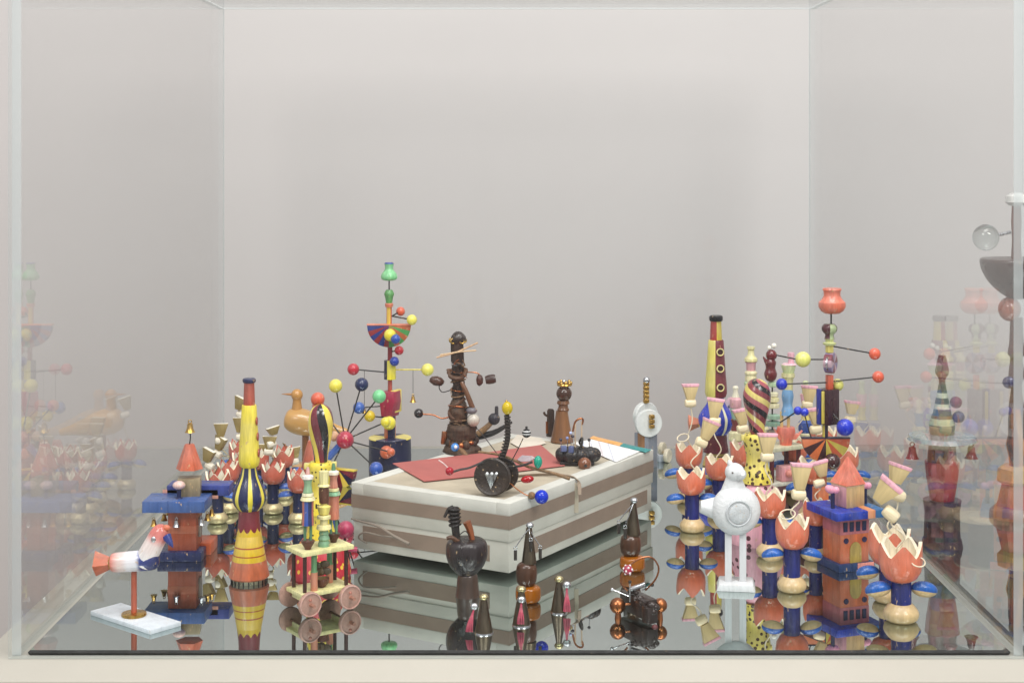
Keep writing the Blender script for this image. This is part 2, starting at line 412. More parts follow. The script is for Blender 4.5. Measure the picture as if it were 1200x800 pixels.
pl = plaster('#a9a59b', 9, 0.05, 0.55)
t = root('plinth', 'pale beige painted plinth carrying the clear display case', 'plinth', (0, 2.55, -1.1))
raw_box('plinth_top', -0.668, 0.6350, 1.815, 3.275, -0.046, -0.0065, pl, t, 0.002)
raw_box('plinth_body', -0.655, 0.628, 1.835, 3.262, -1.1, -0.0465, plaster('#c2a98f', 9, 0.05, 0.6), t, 0.002)
mirror = bpy.data.materials.new('silvered_mirror'); mirror.use_nodes = True
b = mirror.node_tree.nodes['Principled BSDF']; b.inputs['Metallic'].default_value = 1; b.inputs['Roughness'].default_value = 0.004
b.inputs['Base Color'].default_value = (0.49, 0.56, 0.545, 1)
_nt = mirror.node_tree; _tc = N(_nt, 'ShaderNodeTexCoord'); _n = N(_nt, 'ShaderNodeTexNoise'); _n.inputs['Scale'].default_value = 7; _n.inputs['Detail'].default_value = 9
_n2 = N(_nt, 'ShaderNodeTexNoise'); _n2.inputs['Scale'].default_value = 420; _n2.inputs['Detail'].default_value = 2
_nt.links.new(_tc.outputs['Object'], _n.inputs['Vector']); _nt.links.new(_tc.outputs['Object'], _n2.inputs['Vector'])
_r1 = N(_nt, 'ShaderNodeMapRange'); _nt.links.new(_n.outputs[0], _r1.inputs[0]); _r1.inputs[1].default_value = 0.4; _r1.inputs[2].default_value = 0.75; _r1.inputs[4].default_value = 0.02
_r2 = N(_nt, 'ShaderNodeMapRange'); _nt.links.new(_n2.outputs[0], _r2.inputs[0]); _r2.inputs[1].default_value = 0.68; _r2.inputs[2].default_value = 0.74; _r2.inputs[4].default_value = 0.14
_df = N(_nt, 'ShaderNodeBsdfDiffuse'); _df.inputs[0].default_value = (0.75, 0.75, 0.73, 1); _mx = N(_nt, 'ShaderNodeMixShader')
_nt.links.new(math_(_nt, 'ADD', _r1.outputs[0], _r2.outputs[0]), _mx.inputs[0]); _nt.links.new(b.outputs[0], _mx.inputs[1]); _nt.links.new(_df.outputs[0], _mx.inputs[2])
_nt.links.new(_mx.outputs[0], _nt.nodes['Material Output'].inputs[0])

def mirror_slab(name, label, x0, x1, y0, y1, zt=0.0, th=0.0062):
    bm = box_bm(x1 - x0, y1 - y0, th, 0.0026, 1)
    for f in bm.faces: f.material_index = 0 if f.normal.z > 0.9 else 1
    o = bm_obj(name, bm, [mirror, paint('#0b0e0f', 0.6, 0.02, 0.0, 0.0, 70, 0.0)], None, ((x0 + x1) / 2, (y0 + y1) / 2, zt - th / 2), angle=20)
    return tag(o, label, 'mirror')
mirror_slab('mirror_base', 'large mirror sheet with a dark edge lying inside the clear case under all the toys', -0.6095, 0.6190, 1.907, 3.217)
t = root('acrylic_case', 'clear acrylic display case standing over the mirror and the painted toys', 'display case', (0, 2.55, -0.006))
PC = pane_edge('#c9cfd1', 0.86); P, PF, PE, PT = pane(), pane(1.26, dust=0.002), pane_edge(), pane_edge('#dfe6e6', 0.2)
def panel(name, x0, x1, y0, y1, z0, z1, thin):
    bm = box_bm(x1 - x0, y1 - y0, z1 - z0, 0.0006, 1)
    for f in bm.faces: f.material_index = 0 if abs(f.normal[thin]) > 0.9 else (2 if f.normal.z > 0.5 else 1 if f.normal.y < -0.5 else 3)
    c = Vector(((x0 + x1) / 2, (y0 + y1) / 2, (z0 + z1) / 2)) - Vector(t.location)
    return bm_obj(name, bm, [PF if thin == 1 else P, PE, PT, PC], t, c, angle=20)
panel('front_panel', XL - 0.0125, XR + 0.0125, YF - 0.012, YF, -0.0055, TOP - 0.0005, 1)
panel('back_panel', XL + 0.0003, XR - 0.0003, YB, YB + 0.010, -0.0055, TOP - 0.0005, 1)
panel('side_panel', XL - 0.012, XL, YF + 0.0005, YB + 0.010, -0.0055, TOP - 0.0005, 0)
panel('side_panel', XR, XR + 0.012, YF + 0.0005, YB + 0.010, -0.0055, TOP - 0.0005, 0)
panel('top_panel', XL - 0.0125, XR + 0.0125, YF - 0.012, YB + 0.010, TOP, TOP + 0.010, 2)
# neighbouring display to the right
t2 = root('plinth', 'second beige plinth standing just right of the clear case, with its own mirror', 'plinth', (1.25, 2.6, -1.1))
raw_box('plinth_top', 0.6375, 1.75, 1.815, 3.28, -0.046, -0.0065, pl, t2, 0.002)
raw_box('plinth_body', 0.645, 1.737, 1.835, 3.262, -1.1, -0.0465, plaster('#c2a98f', 9, 0.05, 0.6), t2, 0.002)
mirror_slab('mirror_base', 'mirror sheet on the neighbouring plinth outside the clear case', 0.6385, 1.745, 1.907, 3.26)

# ================================================================ the toys
# ---- canvas-covered box with tape stripes
ZB = 0.0095            # the box stands on a low riser, clear of the mirror
Np, _ = ground(597, 672.5, ZB); kb = (H - ZB) / H
BA = R(58.9); BL, BW, BH = 0.482 * kb, 0.290 * kb, 0.104 * kb
bx_root = root('storage_box', 'flat canvas covered box with brown tape stripes lying askew on the mirror', 'box', (Np.x, Np.y, ZB), BA)
canvas, tape, edge_tape = cloth('#c3c2b8'), cloth('#8c7b6d', 1200, 0.8, 0.2), cloth('#cfcec6', 1000)
zm = 0.0455
def bbox(name, x0, x1, y0, y1, z0, z1, mat, bev=0.0, parent=None):
    bm = box_bm(x1 - x0, y1 - y0, z1 - z0, bev)
    return bm_obj(name, bm, mat, parent or bx_root, Vector(((x0 + x1) / 2, (y0 + y1) / 2, (z0 + z1) / 2)))
bbox('riser', 0.09, BL - 0.09, 0.07, BW - 0.07, -ZB + 0.0003, 0.0004, paint('#6b6f6c', 0.5), 0.001)
tray = bbox('box_tray', 0.002, BL - 0.002, 0.002, BW - 0.002, 0.0005, zm + 0.003, canvas, 0.001)
lid = bbox('box_lid', 0, BL, 0, BW, zm, BH - 0.0015, canvas, 0.0012)
for y0, y1 in ((-0.0008, 0.0012), (BW - 0.0012, BW + 0.0008)):
    bbox('tape_stripe', -0.0008, BL + 0.0008, y0, y1, 0.064, 0.084, tape, 0, lid)
    bbox('tape_stripe', 0.045, BL - 0.02, y0 + (0.0018 if y0 < 0.1 else -0.0018), y1 + (0.0018 if y0 < 0.1 else -0.0018), 0.0135, 0.037, tape, 0, tray)
for x0, x1 in ((-0.0008, 0.0012), (BL - 0.0012, BL + 0.0008)):
    bbox('tape_stripe', x0, x1, 0.0013, BW - 0.0013, 0.0642, 0.0838, tape, 0, lid)
    bbox('tape_stripe', x0 + (0.0018 if x0 < 0.1 else -0.0018), x1 + (0.0018 if x0 < 0.1 else -0.0018), 0.035, BW - 0.02, 0.0135, 0.037, tape, 0, tray)
for a in ((-0.0006, BL + 0.0006, -0.0006, 0.022), (-0.0006, BL + 0.0006, BW - 0.022, BW + 0.0006)):
    bbox('edge_binding', *a, 0.0845, BH, edge_tape, 0.001, lid)
for a in ((-0.0006, 0.022, 0.0222, BW - 0.0222), (BL - 0.022, BL + 0.0006, 0.0222, BW - 0.0222)):
    bbox('edge_binding', *a, 0.0845, BH - 0.0003, edge_tape, 0.001, lid)
bbox('linen_panel', 0.0235, BL - 0.0235, 0.0235, BW - 0.0235, BH - 0.002, BH - 0.0009, cloth('#bdb19c', 800, 0.9, 0.3), 0, lid)
def bx_strip(name, pts, wd, mat, th=0.0012, parent=None):
    """a flat ribbon following points in box coordinates"""
    P = spline3(pts, 5); vs, fs = [], []
    for i, p in enumerate(P):
        t_ = (P[min(i + 1, len(P) - 1)] - P[max(i - 1, 0)]).normalized()
        sd = t_.cross(Vector((0.5, 0.5, 0.7)).normalized()).normalized() * wd / 2
        up = sd.cross(t_).normalized() * th / 2
        vs += [p + sd + up, p - sd + up, p - sd - up, p + sd - up]
    for i in range(len(P) - 1):
        for j in range(4): fs.append((i * 4 + j, i * 4 + (j + 1) % 4, i * 4 + 4 + (j + 1) % 4, i * 4 + 4 + j))
    fs += [(3, 2, 1, 0), tuple(len(vs) - 4 + j for j in range(4))]
    return mesh_obj(name, vs, fs, mat, bx_root)
tie = cloth('#8b8176', 1500)
vs, fs = tube_data(spline3([(-0.002, 0.285, 0.046), (-0.012, 0.262, 0.047), (-0.014, 0.225, 0.044), (-0.016, 0.195, 0.034), (-0.018, 0.165, 0.026)], 6), [0.0013, 0.0026])
mesh_obj('tie_cord', vs, fs, tie, bx_root)
vs, fs = tube_data(spline3([(-0.002, 0.255, 0.012), (-0.014, 0.262, 0.022), (-0.016, 0.250, 0.032), (-0.012, 0.222, 0.030), (-0.003, 0.20, 0.028)], 6), 0.0014)
mesh_obj('tie_cord', vs, fs, tie, bx_root)
bx_strip('tie_ribbon', [(0.14, 0.10, BH + 0.002), (0.19, 0.06, BH + 0.002), (0.20, 0.012, BH + 0.003), (0.197, -0.006, BH - 0.004), (0.19, -0.012, BH - 0.022)], 0.006, cloth('#a08f7e', 1500))
bx_strip('tie_ribbon', [(0.197, -0.002, BH - 0.006), (0.197, -0.0025, 0.07), (0.197, -0.0025, 0.05)], 0.007, cloth('#b5ab98', 1500), 0.0008)

ZT = ZB + BH + 0.0006
def sheet(name, label, pix, z, th, mat, cat='paper'):
    pts = [ground(x, y, z)[0] for x, y in pix]; c = sum(pts, Vector()) / len(pts); n = len(pts)
    vs = [p - c for p in pts] + [p - c - Vector((0, 0, th)) for p in pts]
    fs = [tuple(range(n)), tuple(reversed(range(n, 2 * n)))] + [(i, n + i, n + (i + 1) % n, (i + 1) % n) for i in range(n)]
    o = mesh_obj(name, vs, fs, mat, None, c, smooth=False); return tag(o, label, cat)
sheet('paper_sheet', 'faded red paper sheet lying flat on the canvas box under the wheel creature', [(460, 542.5), (497, 563.5), (560, 557), (662, 545), (634, 521), (560, 531)], ZT + 0.0012, 0.0009, cloth('#b2635d', 700, 0.8, 0.22))
sheet('paper_sheet', 'white printed paper sheet lying on the canvas box behind the dark pin cushion', [(672, 519), (694, 514), (752, 527.5), (722, 541)], ZT + 0.001, 0.0006, bands([(0, '#e9e9ea'), (0.18, '#c9cede'), (0.21, '#ecebea'), (0.3, '#cfd2df'), (0.32, '#ecebea'), (0.42, '#d5c9cf'), (0.44, '#ecebea'), (0.55, '#cfd2df'), (0.57, '#ecebea')], 0.06, 0, rough=0.7, zmin=-0.06))
sheet('card_strip', 'orange card strip lying by the white printed sheet on the canvas box', [(691, 513), (695, 510.5), (730, 519), (726, 521.8)], ZT + 0.0022, 0.001, paint('#e8a95e', 0.7), 'card')
sheet('card_strip', 'teal card strip lying by the white printed sheet on the canvas box', [(726.5, 522), (730.5, 519.2), (763, 526.5), (757, 529.5)], ZT + 0.0022, 0.001, paint('#2e8c8c', 0.7), 'card')
sheet('paper_sheet', 'pale creased paper lying beside the totem on the canvas box', [(598, 518), (606, 509), (634, 513), (640, 519), (612, 526)], ZT + 0.0011, 0.0006, cloth('#d9cfc0', 700, 0.8, 0.2))

# ---- bird on a pole on a white slab
def pole_bird(px, py, u, label, tail_c, body_mat, head_stops, d0=0.0, slab=True, beak='#2a3a86', rz=0.0):
    t = Thing('toy_bird', label, 'toy bird', px, py, rz=rz)
    X = lambda v_: px + v_ * u
    Y = lambda v_: py - v_ * u
    if slab: t.rbox('slab', X(2), Y(2.6), -2, 116 * u, 43 * u, 5.2 * u, paint('#d6dde4', 0.35, 0.06, 0.1), R(-40), 0.5)
    t.lathe('brass_foot', X(0), [(Y(9.2), 12 * u), (Y(8.6), 14.2 * u), (Y(6.2), 14.6 * u), (Y(5.3), 14 * u)], brass)
    t.lathe('pole', X(0), [(Y(62), 3.2 * u), (Y(9), 3.4 * u)], paint(TERRA, 0.4))
    s = t.s
    b = t.spin('body', X(-27), Y(67), 0, [(0, 7.2 * u), (2 * u, 10.6 * u), (14 * u, 11.6 * u), (34 * u, 12 * u), (48 * u, 12 * u), (54 * u, 9.6 * u), (57 * u, 4 * u)], body_mat, (0, R(86), 0), smooth=True)
    t.spin('tail_collar', X(-28), Y(66.8), 0, [(0, 7.6 * u), (3 * u, 8.4 * u)], brass, (0, R(86), 0))
    tl = t.spin('tail', X(-45), Y(66), 0, [(0, 15 * u), (18 * u, 7 * u)], paint(tail_c, 0.45), (0, R(88), 0), n=4, angle=10)
    t.spin('neck', X(13), Y(70), 0, [(-6 * u, 11.6 * u), (6 * u, 12 * u), (24 * u, 11.5 * u), (36 * u, 10.8 * u), (43 * u, 8 * u), (46.5 * u, 3 * u)], head_stops, (0, R(29), 0), smooth=True)
    t.spin('beak', X(39), Y(99), -4 * u, [(0, 5.6 * u), (9 * u, 3.4 * u), (16 * u, 0.4 * u)], paint(beak, 0.3), (R(22), R(142), 0))
    t.ball('crest', X(38), Y(108), 5.2 * u, paint('#c96a4a', 0.4), d=-2 * u, sq=(1, 0.8, 0.8))
    t.ball('eye', X(25.5), Y(97), 3.2 * u, silver, d=-11 * u, sq=(0.9, 0.5, 1.1))
    return t
pole_bird(157, 726, 1.0, 'red, white and blue toy bird on a brown pole and white slab', '#c2603a',
          bands([(0.0, '#dd8a7c'), (0.24, '#e6cfca'), (0.42, '#eceaf0'), (0.56, '#e6e6ee'), (0.68, '#2e3f8c'), (1.0, '#1f2d6a')], 0.062, 2, 'EASE', rough=0.25),
          bands([(0.0, '#eceaea'), (0.45, '#ecdcd8'), (0.75, '#dd7d76'), (1.0, '#d06a5c')], 0.052, 2, 'EASE', rough=0.25))
pole_bird(837, 540, 0.67, 'white and pink toy bird half hidden behind the blue bulb of the tall bottle', '#e28a68',
          bands([(0.0, '#eceaf0'), (0.6, '#e6dce6'), (1.0, '#d8c8de')], 0.06, 2, 'EASE', rough=0.25),
          bands([(0.0, '#eceaea'), (0.6, '#ecdce4'), (1.0, '#ecb9c6')], 0.052, 2, 'EASE', rough=0.25), slab=False, beak='#efc0a0')

# ---- tower with blue roof and bells
def bell(t, x, y, d, r, mat, name='bell', parent=None):
    o = t.lathe(name, x, [(y - 2.2 * r, 0.25 * r), (y - 2.0 * r, 0.6 * r), (y - 1.0 * r, 0.75 * r), (y - 0.3 * r, 1.0 * r), (y, 1.25 * r)], mat, d=d, n=16, parent=parent)
    t.ring('bell_loop', x, y - 2.5 * r, d, 0.4 * r, 0.12 * r, mat, (R(90), 0, 0), parent=o, n=10)
    return o
t = Thing('toy_tower', 'brown toy tower with blue slab roof, hanging bells and a red pointed cap', 'toy tower', 217, 652)
brick = paint('#a8543a', 0.42); navyp = paint('#232c58', 0.3); roofb = paint('#3c5a9c', 0.38)
t.rbox('base_slab', 215, 646.4, 0, 51, 46, 11, navyp, R(0))
t.rbox('base_step', 235, 644.9, 26, 22, 40, 14, paint('#c2603e', 0.4))
body = t.rbox('tower_body', 216.5, 621.5, 2, 33, 33, 52, brick)
t.rbox('band', 216.5, 617, 2, 33.8, 33.8, 9, paint('#b86a50', 0.45), parent=body)
t.rbox('panel', 234, 617, 2, 3, 11, 22, paint('#9a8f86', 0.5), parent=body)
rf = t.rbox('roof_slab', 209, 588, -4, 72, 46, 13, paint('#43629f', 0.35))
rb = t.rbox('roof_slab', 228, 579, 34, 74, 30, 12, paint('#39478f', 0.35))
t.rbox('roof_strip', 219, 583, 19.4, 66, 0.8, 11, paint('#d79a86', 0.5), parent=rf)
for x, y, d in ((184, 612, -16), (191, 611, 6), (194, 607, 18), (240, 610, -18), (244, 608, -4), (246, 606, 10)):
    bell(t, x, y, d, 3.4, random.choice((brass, brass, silver)))
bell(t, 211, 612, -19, 3.6, silver)
t.rbox('cap_block', 220, 572, 10, 26, 22, 22, paint('#a39374', 0.45), R(6))
cp = t.lathe('cap', 220, [(522, 5.5), (551, 16)], paint('#cf6a4c', 0.4), d=10, n=6, angle=20)
t.tube('wire', [(220, 522, 10), (221, 514, 10), (220.5, 508, 10)], 0.7, wirem)
bell(t, 220.5, 508, 10, 5, brass)
t.ball('tulip_knob', 212, 566, 6.5, paint('#e6c3bb', 0.35), d=-10, sq=(1.15, 1.15, 0.75))
t.lathe('knob_stem', 212, [(569, 2.5), (580, 2.5), (582, 5)], navyp, d=-10, n=12)

# ---- bottle shaped skittles
def bottle(px, py, u, label, halves, group, cap_c, neck_mat, body_mat, bulb_mat, skirt_mat, lower_mat, foot=True, ys=None, rk=None):
    t = Thing('toy_bottle', label, 'toy bottle', px, py, group=group)
    def Y(v_):
        if not ys: return py - v_ * u
        for (v0, y0), (v1, y1) in zip(ys, ys[1:]):
            if v_ <= v1: return y0 + (y1 - y0) * (v_ - v0) / (v1 - v0)
        return ys[-1][1]
    K = u * (rk or 1)
    if foot:
        t.lathe('foot_ring', px, [(Y(4), 21 * u), (Y(0), 20.6 * u)], metal('#b9b29a', 0.3))
        for k in range(22):
            a = 2 * math.pi * k / 22
            t.rbox('foot_bar', px + 21 * u * math.cos(a), Y(2.1), 21 * u * math.sin(a), 1.1 * u, 1.1 * u, 3.8 * u, paint(BLACK, 0.4), a, 0)
        t.lathe('flare', px, [(Y(25), 19.8 * u), (Y(12), 22.4 * u), (Y(6), 23.6 * u), (Y(4.2), 22 * u)], paint('#c06a4a', 0.4), smooth=False)
    else:
        t.lathe('foot_ring', px, [(Y(9), 20.5 * u), (Y(0), 21 * u)], paint('#7a3226', 0.4))
        t.lathe('flare', px, [(Y(25), 19.8 * u), (Y(14), 21 * u), (Y(9), 21.2 * u)], paint('#c9a850', 0.4))
    t.lathe('lower_body', px, [(Y(54), 14.5 * u), (Y(25), 19.8 * u)], lower_mat(t.s * u))
    t.lathe('waist', px, [(Y(83), 12 * K), (Y(70), 12.5 * K), (Y(54), 14.5 * K)], skirt_mat(t.s * K))
    t.lathe('bulb', px, [(Y(133), 8.6 * K), (Y(122), 11 * K), (Y(110), 16.5 * K), (Y(98), 19.8 * K), (Y(89), 17.5 * K), (Y(83), 12.5 * K)], bulb_mat, smooth=True)
    t.lathe('upper_body', px, [(Y(206), 8 * K), (Y(204.5), 8.6 * K), (Y(180), 10 * K), (Y(150), 12 * K), (Y(140), 12.4 * K), (Y(135), 11.2 * K), (Y(133), 8.8 * K)], body_mat)
    t.lathe('neck', px, [(Y(232), 6 * K), (Y(206), 6.9 * K)], neck_mat)
    t.lathe('lip', px, [(Y(237), 6.4 * K), (Y(236), 7.6 * K), (Y(233.5), 7.8 * K), (Y(232), 7 * K)], paint(cap_c, 0.3))
    return t
t = bottle(292, 680, 1.0, 'tall yellow bottle toy with navy striped bulb and maroon scalloped waist', None, None, '#2b3052', paint('#a8503e', 0.4), paint('#e8d545', 0.42),
    stripes([NAVY, '#e2d24a'], 7, 0, 0.33, widths=[0.68, 0.32]),
    lambda s: bands([(0, '#d9b83e'), (0.32, '#7a2833')], 29 * s, 2, scallop=0.006, count=10),
    lambda s: bands([(0, '#d9b83e'), (0.2, '#a8522e'), (0.25, '#dcb93c'), (0.52, '#a8522e'), (0.58, '#dcb93c')], 29 * s, 2))
for yy in (493, 511, 530):
    t.spin('spot', 292 + {493: 9.6, 511: 10.8, 530: 12.0}[yy], yy, -2, [(-0.6, 5), (0.4, 4.6)], paint('#a3492f', 0.4), (0, R(88), 0), n=20)
t = bottle(839, 545, 0.74, 'tall bottle toy half pale yellow half maroon with black lip and ringed holes', None, None, '#1c1a1e',
    stripes(['#c9b44e', '#a83a34'], 1, 0, 0.25), stripes(['#7b2b35', '#dccf6c'], 1, 0, 0.28), stripes([COBALT, '#1f2fa0', '#e8e0c0', COBALT], 2, 0, 0.1, widths=[1, 1, 0.16, 0.6], rough=0.2),
    lambda s: paint('#5a1a24', 0.35),
    lambda s: bands([(0, '#cfae5a'), (0.3, '#3a1c1a'), (0.36, '#d6b860'), (0.62, '#3a1c1a'), (0.68, '#d6b860')], 29 * s, 2), foot=False, ys=[(0, 547), (25, 540), (54, 529), (83, 508), (98, 490), (133, 466), (206, 398), (232, 376), (237, 369.5)], rk=1.42)
for yy, dd in ((411, 12.3), (430, 13.6), (452, 14.8)):
    hole = t.ring('button_ring', 842.5, yy, -dd, 3.9, 0.8, paint('#e3d58e', 0.4), (R(86), 0, 0), n=18)
    t.spin('button_hole', 842.5, yy, -dd + 0.2, [(-0.5, 3.6), (0.3, 3.6)], paint('#3a1216', 0.4), (R(86), 0, 0), parent=None, n=18)
# ---- tulip people
pk = paint('#efb0c0', 0.5); hatm = wood('#cfb987', 0.55, 0, 0.22, 14); crm = paint('#ecdcb8', 0.45, 0.1, 0.2)
def cup_mesh(R0, h, tooth, n=48, teeth=4, th=0.17):
    prof = [(0.45, 0.0), (0.72, 0.08), (0.93, 0.26), (1.0, 0.48), (1.0, 0.72), (1.01, 1.0)]
    vs, fs, idx = [], [], []
    def zz(j):
        ph = (j / n * teeth) % 1.0
        return abs(2 * ph - 1)
    for r, z in prof:
        for j in range(n):
            a = 2 * math.pi * j / n; k = z if z <= 0.48 else 0.48 + (z - 0.48) * (1 - tooth + tooth * zz(j))
            if z == 1.0: k = 1 - tooth + tooth * zz(j)
            elif z == 0.72: k = 0.72 * min(1, (1 - tooth + tooth * zz(j)) + 0.12)
            vs.append((R0 * r * math.cos(a), R0 * r * math.sin(a), h * k))
    for r, z in [(1.01 - th, 1.0), (0.84, 0.5), (0.6, 0.28), (0.02, 0.24)]:
        for j in range(n):
            a = 2 * math.pi * j / n; k = (1 - tooth + tooth * zz(j)) - 0.01 if z == 1.0 else z
            vs.append((R0 * r * math.cos(a), R0 * r * math.sin(a), h * k))
    m = 10
    for i in range(m - 1):
        for j in range(n):
            fs.append((i * n + j, i * n + (j + 1) % n, (i + 1) * n + (j + 1) % n, (i + 1) * n + j)); idx.append(0 if i < 5 else 1)
    fs.append(tuple(reversed(range(n)))); idx.append(0); fs.append(tuple((m - 1) * n + j for j in range(n))); idx.append(1)
    return vs, fs, idx
def tulip(px, py, label, hats=(), u=None, side='right', ang=0.0, rz=0.0, st=50, ck=1.0):
    u = u or (py - HY) / 513.0 * (1.0 if side == 'right' else 0.84)
    grp = 'tulip figures on the right of the box' if side == 'right' else 'gilded tulip figures on the left of the box'
    t = Thing('tulip_figure', label, 'tulip figure', px, py, group=grp, rz=rz)
    Y = lambda v_: py - v_ * u
    if side == 'right': bc, sc, ac, ac2, cc = '#d0b485', '#1b2674', '#1a5cb0', '#d9c59a', '#e47a5a'
    else: bc, sc, ac, ac2, cc = '#bfa978', '#1a2348', '#3f62ae', '#c9bb92', '#c2634e'
    gl = paint('#cbbb8e', 0.36, 0.12, 0.1, 0.45) if side == 'left' else paint(bc, 0.35, 0.1, 0.2, 0.0, coat=0.3)
    t.lathe('base', px, [(Y(17.5), 10 * u), (Y(15), 13 * u), (Y(9), 17 * u), (Y(3), 16 * u), (Y(0), 12.5 * u)], gl, smooth=True)
    t.lathe('stem', px, [(Y(st + 2), 9.4 * u), (Y(st - 1), 9.8 * u), (Y(12), 9.8 * u)], paint(sc, 0.33, 0.25, 0.35))
    for k in (-1, 1):
        a = t.ball('arm', px + k * 22.5 * u * math.cos(ang), Y(st - 7 + random.uniform(-1.5, 1.5)), random.uniform(12.6, 14) * u, paint(ac, 0.25, 0.22, 0.35, coat=0.3), d=22.5 * u * math.sin(ang) * k,
               sq=(1.0, 0.62, 0.58), rot=(R(-12), R(8 * k + random.uniform(-6, 6)), ang), split=gl)
    vs, fs, idx = cup_mesh(19.8 * u * ck * t.s * random.uniform(0.96, 1.04), 37 * u * ck * t.s * random.uniform(0.95, 1.05), 0.37 if side == 'right' else 0.4, teeth=5)
    cup = mesh_obj('cup', vs, fs, [paint(cc, 0.3, 0.10, 0.25, coat=0.3), paint('#eee2c8', 0.5, 0.12, 0.2)], t.root, t.pos(px, Y(st)), (R(random.uniform(-4, 4)), R(random.uniform(-4, 4)), R(random.uniform(-9, 9) - 18)), idx=idx)
    if side == 'left':
        vs, fs, idx = cup_mesh(14 * u * t.s, 28 * u * t.s, 0.5, n=40, teeth=5)
        mesh_obj('inner_cup', vs, fs, [paint('#e8e0cc', 0.4), paint('#c25f4a', 0.4)], t.root, t.pos(px, Y(st + 12)), (0, 0, R(20)), idx=idx)
    else:
        for k in range(2):
            a = R(random.uniform(0, 360))
            t.rbox('paper_petal', px + 7 * u * math.cos(a), Y(st + 18), 6 * u * math.sin(a), 10 * u, 1.2 * u, 12 * u, paint('#efe3cc', 0.6), a + R(90), 0.2, rot=(R(random.uniform(-25, 25)), R(random.uniform(-30, 30)), a))
    wm = paint('#e6d9bd', 0.4) if side == 'right' else metal('#b5a67c', 0.35)
    hm, tm, bmn = (hatm, pk, crm) if side == 'right' else (paint('#a8935f', 0.35, 0.12, 0.1, 0.5), paint('#efe9d8', 0.5), paint('#e2d9c6', 0.4))
    for (wx, wt, hh, tilt, hx, hy, yaw) in hats:
        # wire with a loop, from the cup up to the head
        lx = 1 if hx >= px else -1
        t.tube('wire', [(px, Y(st + 10), 0), (px + lx * 5 * u, Y(st + 30), -2 * u), (px - lx * 2 * u, Y(st + 44), -4 * u),
                        ((px + hx) / 2 + lx * 4 * u, (Y(st + 44) + hy) / 2, 0), (hx, hy + 3 * u, 0)], (0.9 if side == 'right' else 0.75) * u, wm, k=7)
        hd = t.spin('head', hx, hy, 0, [(-8 * u, 4 * u), (-6.6 * u, 5.8 * u), (0, 6.6 * u), (6.6 * u, 5.8 * u), (8 * u, 4 * u)], bmn, (0, R(90 + tilt), R(yaw)), n=16, smooth=True)
        w1, w0 = 12.5 * u, 5.4 * u
        t.prism('hat', [(wx - w1, wt), (wx + w1, wt), (wx + w0, wt + hh), (wx - w0, wt + hh)], 8.5 * u, hm, rot=(R(0), R(tilt), R(yaw)), topmat=tm, bev=0.5 * u)
        if side == 'right':
            cyh = wt + hh / 2; t.prism('hat_band', [(wx - w1 - 0.3 * u, wt - 0.4 * u), (wx + w1 + 0.3 * u, wt - 0.4 * u), (wx + w1 * 0.93 + 0.3 * u, wt + 3.4 * u), (wx - w1 * 0.93 - 0.3 * u, wt + 3.4 * u)], 9.4 * u, pk, cx=wx, cy=cyh, rot=(0, R(tilt), R(yaw)), bev=0.4 * u)
    return t
t1 = tulip(811, 622, 'orange tulip figure with a leaning wedge, standing nearest the canvas box on open mirror', [(830, 492, 23, 24, 822, 518, 10)])
t2_ = tulip(807, 588, 'orange tulip figure with an upright pink topped wedge beside the maroon and yellow bottle', [(809, 450, 18, 0, 809, 472, 8)])
tulip(843, 603, 'orange tulip figure directly behind the white dodo, its wedge covering the blue bulb', [(838, 467, 23, 6, 838, 493, -12)])
tulip(902, 652, 'orange tulip figure between the white dodo and the pink skirted club doll', [(899, 508, 24, 2, 899, 535, 8)])
t5 = tulip(928, 692, 'orange tulip figure with one open looped wire, beside the orange castle', [(938, 543, 30, 4, 936, 579, 6)])
t6 = tulip(1056, 727, 'largest orange tulip figure, at the front corner of the mirror', [(1037, 562, 28, 38, 1044, 602, -20)], u=1.2, st=39, ck=1.04)
tulip(1041, 704, 'orange tulip figure tucked close behind the largest tulip', [(1052, 544, 22, 20, 1052, 580, 15)], u=1.08, st=39, ck=1.1)
tulip(931, 578, 'orange tulip figure under the half disc of the pot topped tower', [(948, 452, 20, 3, 946, 474, -6)])
tulip(950, 607, 'orange tulip figure in front of the brown drum of the pot topped tower', [(956, 478, 19, -5, 956, 503, 10)])
tulip(872, 585, 'orange tulip figure close beside the spotted vase of the spiral club doll', [(869, 479, 18, -8, 870, 502, 12)])
tulip(966, 566, 'orange tulip figure beyond the drum, its wedge beside the maroon and yellow block', [(998, 470, 15, 8, 996, 492, 10)])
tulip(956, 655, 'orange tulip figure squeezed between the castle and the brown drum', [(962, 540, 18, -14, 960, 566, 10)], u=0.8)
tulip(992, 592, 'orange tulip figure behind the pointed roof of the orange castle', [])
lw = paint('#e6d9bd', 0.4)
for tt, x, y, d, rr, rt in ((t5, 921, 600, -10, 9, 22), (t6, 1070, 652, -22, 8, 30), (t2_, 800, 512, -4, 7, 25)):
    tt.ring('wire_loop', x, y, d, rr, 0.8, lw, (R(rt), R(random.uniform(-20, 20)), 0), n=28)
